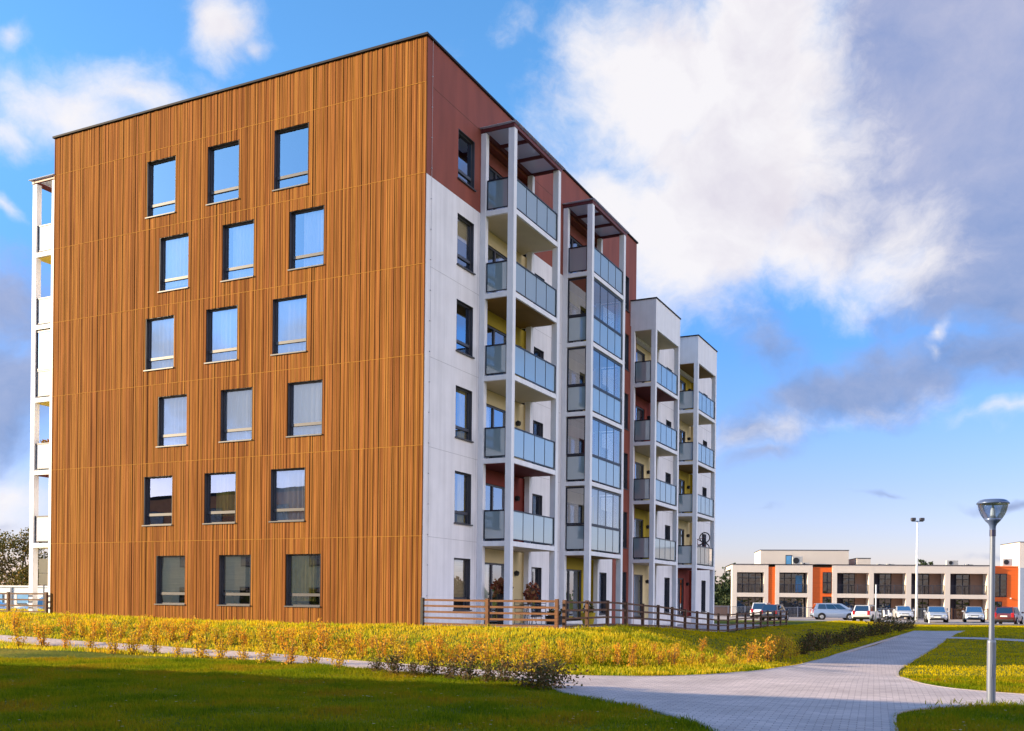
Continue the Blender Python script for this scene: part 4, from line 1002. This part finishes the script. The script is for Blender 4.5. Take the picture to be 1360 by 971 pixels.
# ------------------------------------------------------------------ left background: vehicles, cabin, sign
b0 = at(-52, 812, 58); b0.z = .18
cab = thing('site_cabin', 'long white cabin with blue windows behind the left fence', 'cabin', (b0.x, b0.y + 1.5, .18), R(-16))
cabm = mat('white_cabin_panel', (.82, .82, .83), .6, .06, 2, stretch=(12, 1, 1))
MB().box(0, 7.2, 0, 2.4, .1, 1.95).build('body', cabm, cab); MB().box(-.06, 7.26, -.06, 2.46, 1.952, 2.05).build('roof', M['whitep'], cab)
for x in (1.2, 3.05, 4.9):
    w = MB().box(x, x + .9, -.03, -.002, .95, 1.6).build('window', M['frame'], cab); MB().box(x + .06, x + .84, -.045, -.032, 1.01, 1.54).build('pane', TM['blue'], w)
for x in (.2, 2.6, 6.6): MB().box(x, x + .12, -.05, -.002, .1, 1.95).build('panel_post', M['galv'], cab)
b0 = at(2, 812, 52); b0.z = .19
car('silver car behind the left fence at the photo edge', PC['silver'], (b0.x - 1.2, b0.y, .19), R(3), style='hatch', group='cars beside the white cabin')
b0 = at(37, 808, 55); b0.z = .19
car('light blue car parked between the left fence and the white cabin', PC['lblue'], (b0.x + .9, b0.y + 1, .19), R(176), style='estate', group='cars beside the white cabin')
b0 = at(58, 800, 49); b0.z = float(terrain(b0.x, b0.y))
sg = thing('notice_board', 'tall blank cream notice board on a steel post by the left balcony tower', 'sign', b0, R(10))
MB().tube((0, 0, 0), (0, 0, 2.9), .035, n=10).build('post', M['galv'], sg)
for z0, z1 in ((1.62, 2.18), (2.2, 2.9)): MB().box(-.22, .22, -.06, -.037, z0 - .3, z1 - .302).build('panel', M['creamc'], sg)
# ------------------------------------------------------------------ neighbouring house out of frame: it throws the foreground shadow and shows in the windows
SUN_AZ = R(3.0); SUN_EL = R(16)
sd = Vector((-math.cos(SUN_AZ), -math.sin(SUN_AZ), 0))
HH = 9.2; sh = HH / math.tan(SUN_EL)
A = gp(-20, 884); Bp = gp(1310, 939)
A = Vector((A.x, A.y, 0)); Bp = Vector((Bp.x, Bp.y, 0)); dd = (Bp - A).normalized()
A = A - dd * 9; Bp = Bp + dd * 3.5
A1, B1 = A + sd * sh, Bp + sd * sh
nh = thing('neighbour_house', 'long yellow house with red roof trim standing left of the camera', 'building', A1, math.atan2(dd.y, dd.x))
LL = (B1 - A1).length
MB().box(0, LL, -16, 0, -.3, 6.0).build('wall', mat('ochre_render', (.80, .66, .42), .8), nh)
MB().box(-.002, LL + .002, -16.002, .002, 6.002, HH - .25).build('upper_wall', mat('terracotta_render', (.50, .20, .10), .8), nh)
MB().box(-.2, LL + .2, -16.2, .0, HH - .248, HH).build('roof', M['coping'], nh)
for i in range(9):
    for z in (.9, 3.8, 6.6):
        w = MB().box(1.2 + i * 3.3, 2.6 + i * 3.3, .004, .05, z, z + 1.5).build('window', M['frame'], nh); MB().box(1.28 + i * 3.3, 2.52 + i * 3.3, .052, .062, z + .08, z + 1.42).build('pane', TM['tglass'], nh if False else w)
# ------------------------------------------------------------------ grass
def inpoly(x, y, poly):
    ins = np.zeros(len(x), bool); P_ = np.array(poly); n = len(P_); j = n - 1
    for i in range(n):
        xi, yi = P_[i]; xj, yj = P_[j]
        c = ((yi > y) != (yj > y)) & (x < (xj - xi) * (y - yi) / (yj - yi + 1e-12) + xi); ins ^= c; j = i
    return ins
def blades(name, n, region, h, w, material, keep=None, lean=.35, clump=True):
    x = rng.uniform(region[0], region[1], n); y = rng.uniform(region[2], region[3], n)
    ok = (np.abs(x) < .56 * y + 1.0) & ~inpoly(x, y, pave_poly) & ~inpoly(x, y, thin_poly)
    lx, ly = to_local(x, y)
    ok &= ~((lx < 5.0) & (ly > -.02) & (lx > -LW - 1.5))
    if keep is not None: ok &= keep(x, y, lx, ly)
    x, y = x[ok], y[ok]; n = len(x)
    if clump:
        cl = .5 + .5 * np.sin(x * 2.1 + np.sin(y * 1.7)) * np.sin(y * 2.6 + np.sin(x * 1.3)); hs = (.55 + .75 * cl) * (1 + .5 * (np.sin(x * 5.3 + 2 * np.sin(y * 3.1)) * np.sin(y * 6.1 + x) > .72))
    else: hs = np.ones(n)
    z = terrain(x, y) - .01
    hh = h * hs * rng.uniform(.55, 1.35, n); a = rng.uniform(0, 2 * np.pi, n); ww = w * rng.uniform(.7, 1.3, n)
    la = rng.uniform(0, 2 * np.pi, n); ln = hh * lean * rng.uniform(.2, 1.5, n)
    dx, dy = np.cos(a) * ww / 2, np.sin(a) * ww / 2
    ox, oy = np.cos(la) * ln, np.sin(la) * ln
    v = np.zeros((n, 5, 3))
    v[:, 0] = np.stack([x - dx, y - dy, z], 1); v[:, 1] = np.stack([x + dx, y + dy, z], 1)
    v[:, 2] = np.stack([x + dx * .8 + ox * .35, y + dy * .8 + oy * .35, z + hh * .6], 1); v[:, 3] = np.stack([x - dx * .8 + ox * .35, y - dy * .8 + oy * .35, z + hh * .6], 1)
    v[:, 4] = np.stack([x + ox, y + oy, z + hh], 1)
    i0 = np.arange(n) * 5
    f = np.concatenate([np.stack([i0, i0 + 1, i0 + 2], 1), np.stack([i0, i0 + 2, i0 + 3], 1), np.stack([i0 + 3, i0 + 2, i0 + 4], 1)])
    o = np_mesh(name, v.reshape(-1, 3), f, material, smooth=False)
    return tag(o, kind='stuff')
tag(blades('lawn_grass', 480000, (-15, 14, 12, 27), .066, .012, M['lawn'], lambda x, y, lx, ly: ~((ly > -6.2) & (lx < 7))), 'short mown lawn in the foreground', 'grass')
tag(blades('slope_grass', 260000, (-26, 14, 22, 48), .10, .020, M['meadow'], lambda x, y, lx, ly: (ly > -6.4) & (lx < 11) & ((lx < 5.2) | (ly < 3))), 'long yellow autumn grass on the bank below the timber wall', 'grass')
tag(blades('verge_grass', 420000, (0, 46, 22, 84), .06, .022, M['olive'], lambda x, y, lx, ly: (lx > 5.2)), 'olive lawn beside the path and fence', 'grass')
tag(blades('field_grass', 30000, (-45, 0, 36, 80), .14, .035, M['olive'], lambda x, y, lx, ly: (lx < -LW)), 'rough grass left of the building', 'grass')
mb = MB()
for k in range(420):
    y_ = random.uniform(12.8, 23); x_ = random.uniform(-.54, .54) * y_
    if inpoly(np.array([x_]), np.array([y_]), pave_poly)[0]: continue
    z_ = float(terrain(x_, y_)) + random.uniform(.05, .10); s_ = random.uniform(.012, .028); a_ = random.random() * 6.28
    mb.face([(x_ + s_ * math.cos(a_ + q), y_ + s_ * math.sin(a_ + q), z_ + .4 * s_ * math.sin(q * 2)) for q in (0, 1.57, 3.14, 4.71)])
tag(mb.build('fallen_leaves', island_mat('leaf_litter', [(.55, .52, .42), (.40, .22, .03), (.30, .12, .02), (.6, .58, .5)], .8)), 'small pale leaves and clover heads scattered over the foreground lawn', 'leaves', kind='stuff')
# ------------------------------------------------------------------ shrubs
def shrub_mesh(name, leafm, n, r, h, leaf, spiky=.5):
    mb = MB()
    for k in range(10):
        a = random.random() * 6.28; q = random.random(); tip = Vector((math.cos(a) * r * q, math.sin(a) * r * q, h * random.uniform(.65, 1.1)))
        b = Vector((math.cos(a) * .04, math.sin(a) * .04, -.05)); mb.tube(b, b.lerp(tip, .6) + Vector((0, 0, .05)), .008, .006, 4, 1, False); mb.tube(b.lerp(tip, .6) + Vector((0, 0, .05)), tip, .006, .003, 4, 1, False)
        for j in range(int(n / 10)):
            u = random.uniform(.2, 1.02); p = b.lerp(tip, u) + Vector((random.gauss(0, 1), random.gauss(0, 1), random.gauss(0, 1))) * (.28 * r * (1.15 - .6 * u))
            aa = Vector((random.gauss(0, 1), random.gauss(0, 1), random.gauss(.5, .8))).normalized(); bb = aa.orthogonal().normalized(); t_ = random.random() * 6.28
            bb = bb * math.cos(t_) + aa.cross(bb) * math.sin(t_); s_ = leaf * random.uniform(.6, 1.4)
            mb.face([p, p + aa * s_ * .5 + bb * s_ * .3, p + aa * s_, p + aa * s_ * .5 - bb * s_ * .3], 0)
    o = mb.build(name, [leafm, M['stem']]); me = o.data; bpy.data.objects.remove(o); return me
ylm = [shrub_mesh('shrub', M['yleaf'], 330, .28, .56, .055) for _ in range(4)]
olm = [shrub_mesh('shrub', M['oleaf'], 340, .29, .64, .055) for _ in range(4)]
dlm = [shrub_mesh('shrub', M['dleaf'], 480, .38, .58, .065) for _ in range(4)]
def put(mesh, px, py, sc, label, group, sz=1.0):
    g = gp(px, py); o = bpy.data.objects.new('shrub', mesh); COL.objects.link(o)
    o.location = (g.x, g.y, g.z - .03); o.rotation_euler = (0, 0, random.random() * 6.28); s_ = sc * random.uniform(.85, 1.2); o.scale = (s_ * random.uniform(.85, 1.15), s_, s_ * sz)
    return tag(o, label, 'shrub', group)
sx = [p[0] for p in strip_c]; sy = [p[1] for p in strip_c]
pathy = lambda x: float(np.interp(x, sx, sy))
x = 28
while x < 470:
    put(random.choice(ylm + olm[:1]), x, pathy(x) + 7 + random.uniform(-1.5, 2.5), random.uniform(.85, 1.15), 'feathery golden shrub in the row on the near side of the narrow path', 'golden shrubs in front of the narrow path'); x += random.uniform(24, 36)
x = 20
while x < 700:
    put(random.choice(ylm + olm), x, pathy(x) - 8 - random.uniform(0, 4), random.uniform(.8, 1.2), 'golden orange shrub on the bank just beyond the narrow path', 'golden shrubs behind the narrow path'); x += random.uniform(16, 30)
x = 90
while x < 760:
    put(random.choice(ylm + olm), x, pathy(min(x, 690)) - 20 - random.uniform(0, 7), random.uniform(.5, .95), 'low yellow shrub high on the bank under the timber wall', 'yellow shrubs on the bank'); x += random.uniform(22, 42)
for x in (500, 522, 548, 575, 600, 622, 648, 668):
    put(random.choice(dlm), x, pathy(x) + 8 + random.uniform(-1, 3), random.uniform(.6, .85), 'dark brown green shrub in the shaded end of the row along the narrow path', 'dark shrubs along the narrow path')
big = put(shrub_mesh('shrub', M['dleaf'], 2000, .80, .50, .07), 714, 914, .95, 'broad dark bush where the narrow path meets the paved area', None)
x = 716
while x < 985:
    put(random.choice(ylm + olm), x, 886 - 3 * ((x - 860) / 140) ** 2 + random.uniform(-4, 2), random.uniform(.6, .95), 'golden shrub on the bank above the paved junction', 'golden shrubs above the paved junction', .9); x += random.uniform(15, 26)
x = 725
while x < 1000:
    put(random.choice(ylm + olm), x, 872 + random.uniform(-6, 4), random.uniform(.4, .75), 'low golden shrub higher up the bank in front of the fence', 'golden shrubs in front of the fence'); x += random.uniform(20, 38)
for x, y, s_ in ((978, 884, 1.1), (992, 882, 1.25), (1006, 882, 1.2), (1020, 880, 1.4), (1034, 878, 1.35), (1048, 876, 1.3), (1000, 874, 1.1), (1030, 870, 1.2), (1056, 873, 1.1)):
    put(random.choice(ylm + olm[:1]), x, y, s_ * .95, 'tall golden orange shrub at the right end of the sunlit bank', 'tall golden shrubs at the bank end')
x = 1066
while x < 1212:
    u = (x - 1066) / 146; put(random.choice(dlm), x, 872 - 34 * u - 3 + random.uniform(-3, 1), random.uniform(.95, 1.35), 'dark red green shrub in the hedge row along the left side of the path', 'dark hedge row beside the path'); x += 11 - 4 * u
# grass tufts at the lamp foot
g = gp(1325, 938); mb = MB()
for k in range(160):
    a = random.random() * 6.28; r_ = random.random() * .8; p_ = Vector((math.cos(a) * r_ * 1.6, math.sin(a) * r_ * .5, 0)); p_.z = float(terrain(g.x + p_.x, g.y + p_.y)) - g.z
    hh = random.uniform(.06, .14); l_ = Vector((random.gauss(0, .1), random.gauss(0, .1), hh)); d_ = Vector((math.cos(a * 3), math.sin(a * 3), 0)) * .01
    mb.face([p_ - d_, p_ + d_, p_ + l_ * .6 + d_ * .7, p_ + l_, p_ + l_ * .6 - d_ * .7])
o = mb.build('grass_tuft', M['lawn']); o.location = g; tag(o, 'tall unmown grass round the foot of the street lamp', 'grass', kind='stuff')
# ------------------------------------------------------------------ light and sky
sun_d = bpy.data.lights.new('sun', 'SUN'); sun_d.energy = 5.0; sun_d.angle = R(.53); sun_d.color = (1.0, .79, .50)
sun = bpy.data.objects.new('sun', sun_d); COL.objects.link(sun)
tosun = Vector((sd.x * math.cos(SUN_EL), sd.y * math.cos(SUN_EL), math.sin(SUN_EL)))
sun.rotation_euler = tosun.to_track_quat('Z', 'Y').to_euler()
sun.location = tosun * 80
wd = bpy.data.worlds.new('World'); S.world = wd; wd.use_nodes = True
nt = wd.node_tree; N_ = nt.nodes; Lk = nt.links
bg = N_['Background']
SKY_K = .12; EXPO = 1.2
sky = N_.new('ShaderNodeTexSky'); sky.sky_type = 'NISHITA'; sky.sun_disc = False; sky.sun_elevation = SUN_EL
sky.sun_rotation = math.atan2(tosun.x, tosun.y); sky.altitude = 50; sky.air_density = 1.0; sky.dust_density = .6; sky.ozone_density = 2.0
def mth(op, a, b=None, c=None, clamp=False):
    n = N_.new('ShaderNodeMath'); n.operation = op; n.use_clamp = clamp
    for i, v in enumerate((a, b, c)):
        if v is None: continue
        if isinstance(v, (int, float)): n.inputs[i].default_value = v
        else: Lk.new(v, n.inputs[i])
    return n.outputs[0]
def noise(vec, scale, detail, rough=.55, dist=0):
    n = N_.new('ShaderNodeTexNoise'); n.inputs['Scale'].default_value = scale; n.inputs['Detail'].default_value = detail; n.inputs['Roughness'].default_value = rough; n.inputs['Distortion'].default_value = dist
    Lk.new(vec, n.inputs['Vector']); return n
tcw = N_.new('ShaderNodeTexCoord'); sep = N_.new('ShaderNodeSeparateXYZ'); Lk.new(tcw.outputs['Generated'], sep.inputs[0])
az = mth('ARCTAN2', sep.outputs[0], sep.outputs[1]); el = mth('ARCSINE', sep.outputs[2])
comb = N_.new('ShaderNodeCombineXYZ'); Lk.new(az, comb.inputs[0]); Lk.new(el, comb.inputs[1])
# warp
wn = noise(comb.outputs[0], 5.5, 5, .55)
wv = N_.new('ShaderNodeVectorMath'); wv.operation = 'SUBTRACT'; Lk.new(wn.outputs['Color'], wv.inputs[0]); wv.inputs[1].default_value = (.5, .5, .5)
ws = N_.new('ShaderNodeVectorMath'); ws.operation = 'SCALE'; ws.inputs['Scale'].default_value = .10; Lk.new(wv.outputs[0], ws.inputs[0])
wa = N_.new('ShaderNodeVectorMath'); wa.operation = 'ADD'; Lk.new(comb.outputs[0], wa.inputs[0]); Lk.new(ws.outputs[0], wa.inputs[1])
def ang(px, py):
    r = ray(px, py); return math.atan2(r[0], 1), math.atan2(r[2], math.hypot(r[0], 1))
def blobs(lst):
    out = None
    for ent in lst:
        if ent[0] == 'A': _, a, e, rx, ry, rot, k = ent; a, e, rx, ry = R(a), R(e), R(rx) * F, R(ry) * F
        else: px, py, rx, ry, rot, k = ent; a, e = ang(px, py)
        mp = N_.new('ShaderNodeMapping'); mp.vector_type = 'TEXTURE'
        mp.inputs['Location'].default_value = (a, e, 0); mp.inputs['Rotation'].default_value = (0, 0, R(rot)); mp.inputs['Scale'].default_value = (rx / F, ry / F, 1)
        Lk.new(wa.outputs[0], mp.inputs[0]); ln = N_.new('ShaderNodeVectorMath'); ln.operation = 'LENGTH'; Lk.new(mp.outputs[0], ln.inputs[0])
        v = mth('MULTIPLY_ADD', ln.outputs['Value'], -k, k)
        v = mth('MAXIMUM', v, -1.5)
        out = v if out is None else mth('SMOOTH_MAX', out, v, .15)
    return out
CL_WHITE = [(905, 120, 185, 170, 0, 2.0), (1000, 60, 150, 170, 0, 2.0), (800, 290, 110, 120, 20, 1.6), (930, 300, 190, 110, 0, 2.2), (985, 210, 170, 190, 0, 2.2), (1060, 320, 130, 85, -10, 1.8), (1180, 345, 110, 70, 0, 1.1), (1150, 395, 40, 40, 0, .8), (745, 130, 60, 90, 0, .55),
            (95, 140, 115, 48, -8, 1.2), (170, 125, 120, 42, -5, .9), (225, 170, 60, 30, 0, .7), (20, 170, 60, 30, 0, .8), (300, 28, 62, 52, -20, 1.3), (350, 60, 30, 18, -10, .8), (6, 22, 26, 18, 0, .8), (22, 278, 28, 9, -15, .5), (665, 32, 55, 18, 20, .35),
            (15, 640, 70, 38, 0, .9), (-60, 640, 80, 40, 0, .9), (1266, 444, 26, 11, 30, 1.0), (1252, 466, 12, 14, 30, .8), (1110, 560, 130, 16, 8, .45), (1340, 545, 60, 10, 5, .55),
            ('A', -117, 11, 26, 5.5, 0, 1.3), ('A', -95, 14, 16, 5, 0, 1.2), ('A', -140, 15, 16, 6, 0, 1.2)]
CL_GREY = [(1240, 120, 190, 240, 0, 2.2), (1390, 240, 190, 230, 0, 2.2), (1310, 360, 150, 90, 0, 1.6), (1290, 480, 170, 60, 4, 1.3), (1120, 520, 140, 40, 12, .8), (1000, 580, 105, 38, 12, .8), (1010, 470, 70, 45, 0, .5), (1010, 610, 60, 18, 10, .7), 
           (10, 420, 80, 75, 0, .9), (-20, 520, 90, 95, 0, .9), (1330, 655, 60, 9, 6, .7), (1170, 660, 45, 5, 0, .4), (1330, 722, 60, 6, 5, .45), (1020, 676, 40, 4, 0, .3), (20, 680, 60, 14, 0, .5), ('A', 50, 22, 14, 10, 0, 1.2)]
CL_FILL = [('A', 118, 19, 50, 15, 0, 2.4), ('A', 88, 13, 18, 11, 0, 1.5)]  # unseen bright cloud bank, added as fill light for the shaded side wall
# noise fields on the direction vector (clouds drawn out a little along the horizon)
mpv = N_.new('ShaderNodeMapping'); mpv.inputs['Scale'].default_value = (1, 1.25, 1); Lk.new(wa.outputs[0], mpv.inputs[0])
fb1 = noise(mpv.outputs[0], 9, 12, .64); fb2 = noise(mpv.outputs[0], 6.5, 8, .56, .2); fb3 = noise(mpv.outputs[0], 3.0, 7, .55)
# clouds everywhere outside the front view, from noise alone
rear = mth('MULTIPLY', mth('SUBTRACT', mth('ABSOLUTE', az), .62), 4.0, None, True)
rearW = mth('MULTIPLY_ADD', mth('SUBTRACT', fb3.outputs[0], .53), 6.0, 0)
def layer(bl, fb, amp, lo, hi, rear_off):
    m_ = blobs(bl); m_ = mth('MULTIPLY_ADD', mth('SUBTRACT', fb.outputs[0], .5), amp, m_); b_ = m_
    rm = mth('ADD', rearW, rear_off); mixn = N_.new('ShaderNodeMix'); mixn.data_type = 'FLOAT'; Lk.new(rear, mixn.inputs[0]); mixn.inputs[2].default_value = -1.5; Lk.new(rm, mixn.inputs[3]); fin = mth('MAXIMUM', b_, mixn.outputs[0])
    mr = N_.new('ShaderNodeMapRange'); mr.interpolation_type = 'SMOOTHSTEP'; mr.inputs[1].default_value = lo; mr.inputs[2].default_value = hi; Lk.new(fin, mr.inputs[0]); return mr.outputs[0], fin
aG, mG = layer(CL_GREY, fb2, 3.2, -.15, .85, -.9)
aW, mW = layer(CL_WHITE, fb1, 2.8, -.25, 1.25, -.5)
def mixc(f, a, b):
    n = N_.new('ShaderNodeMix'); n.data_type = 'RGBA'
    for i, v in ((0, f), (6, a), (7, b)):
        if isinstance(v, (int, float)): n.inputs[i].default_value = v
        elif isinstance(v, tuple): n.inputs[i].default_value = rgb(v)
        else: Lk.new(v, n.inputs[i])
    return n.outputs[2]
K = 1 / (SKY_K * 2 ** EXPO)
sc_ = lambda c: tuple(v * K for v in c)
up_ = N_.new('ShaderNodeMapRange'); up_.inputs[1].default_value = 0; up_.inputs[2].default_value = R(30); Lk.new(el, up_.inputs[0])
gr = N_.new('ShaderNodeValToRGB'); ge = gr.color_ramp.elements; Lk.new(up_.outputs[0], gr.inputs[0])
G_ = [(0, (.95, .77, 1.0)), (.2, (.76, .74, 1.09)), (.47, (.50, .84, 1.36)), (.85, (.72, 1.24, 1.6))]
ge[0].position, ge[1].position = 0, .85
for q_, c_ in G_[1:3]: ge.new(q_)
for e_, (q_, c_) in zip(sorted(ge, key=lambda e: e.position), G_): e_.color = rgb(tuple(v * .81 for v in c_))
grade = gr.outputs[0]
mm = N_.new('ShaderNodeMix'); mm.data_type = 'RGBA'; mm.blend_type = 'MULTIPLY'; mm.inputs[0].default_value = 1; Lk.new(sky.outputs[0], mm.inputs[6]); Lk.new(grade, mm.inputs[7])
gn = mth('MULTIPLY_ADD', mth('SUBTRACT', fb1.outputs[0], .5), 2.2, .42, True)
lowg = N_.new('ShaderNodeMapRange'); lowg.inputs[1].default_value = R(11); lowg.inputs[2].default_value = R(24); Lk.new(el, lowg.inputs[0])
greyc = mixc(lowg.outputs[0], mixc(gn, sc_((.19, .31, .60)), sc_((.46, .51, .72))), mixc(gn, sc_((.30, .37, .63)), sc_((.56, .56, .72))))
wsh = mth('MULTIPLY_ADD', mth('SUBTRACT', fb2.outputs[0], .48), 3.0, 0, True)
whitec = mixc(wsh, sc_((.97, .94, .96)), sc_((.68, .63, .74)))
c1 = mixc(mth('MULTIPLY', aG, .92), mm.outputs[2], greyc)
c2 = mixc(mth('MULTIPLY', aW, .96), c1, whitec)
mB = mth('MULTIPLY_ADD', mth('SUBTRACT', fb2.outputs[0], .5), 2.4, blobs(CL_FILL))
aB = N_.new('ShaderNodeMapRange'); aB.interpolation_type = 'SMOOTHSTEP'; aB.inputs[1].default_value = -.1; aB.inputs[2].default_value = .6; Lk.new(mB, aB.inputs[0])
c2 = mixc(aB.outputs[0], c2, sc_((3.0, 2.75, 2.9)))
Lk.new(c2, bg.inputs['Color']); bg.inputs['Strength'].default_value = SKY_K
S.view_settings.view_transform = 'Standard'; S.view_settings.look = 'None'; S.view_settings.gamma = 1; S.view_settings.exposure = EXPO; S.view_settings.use_curve_mapping = False
S.render.engine = 'CYCLES'
S.cycles.max_bounces = 7; S.cycles.transparent_max_bounces = 16; S.cycles.diffuse_bounces = 3; S.cycles.glossy_bounces = 4
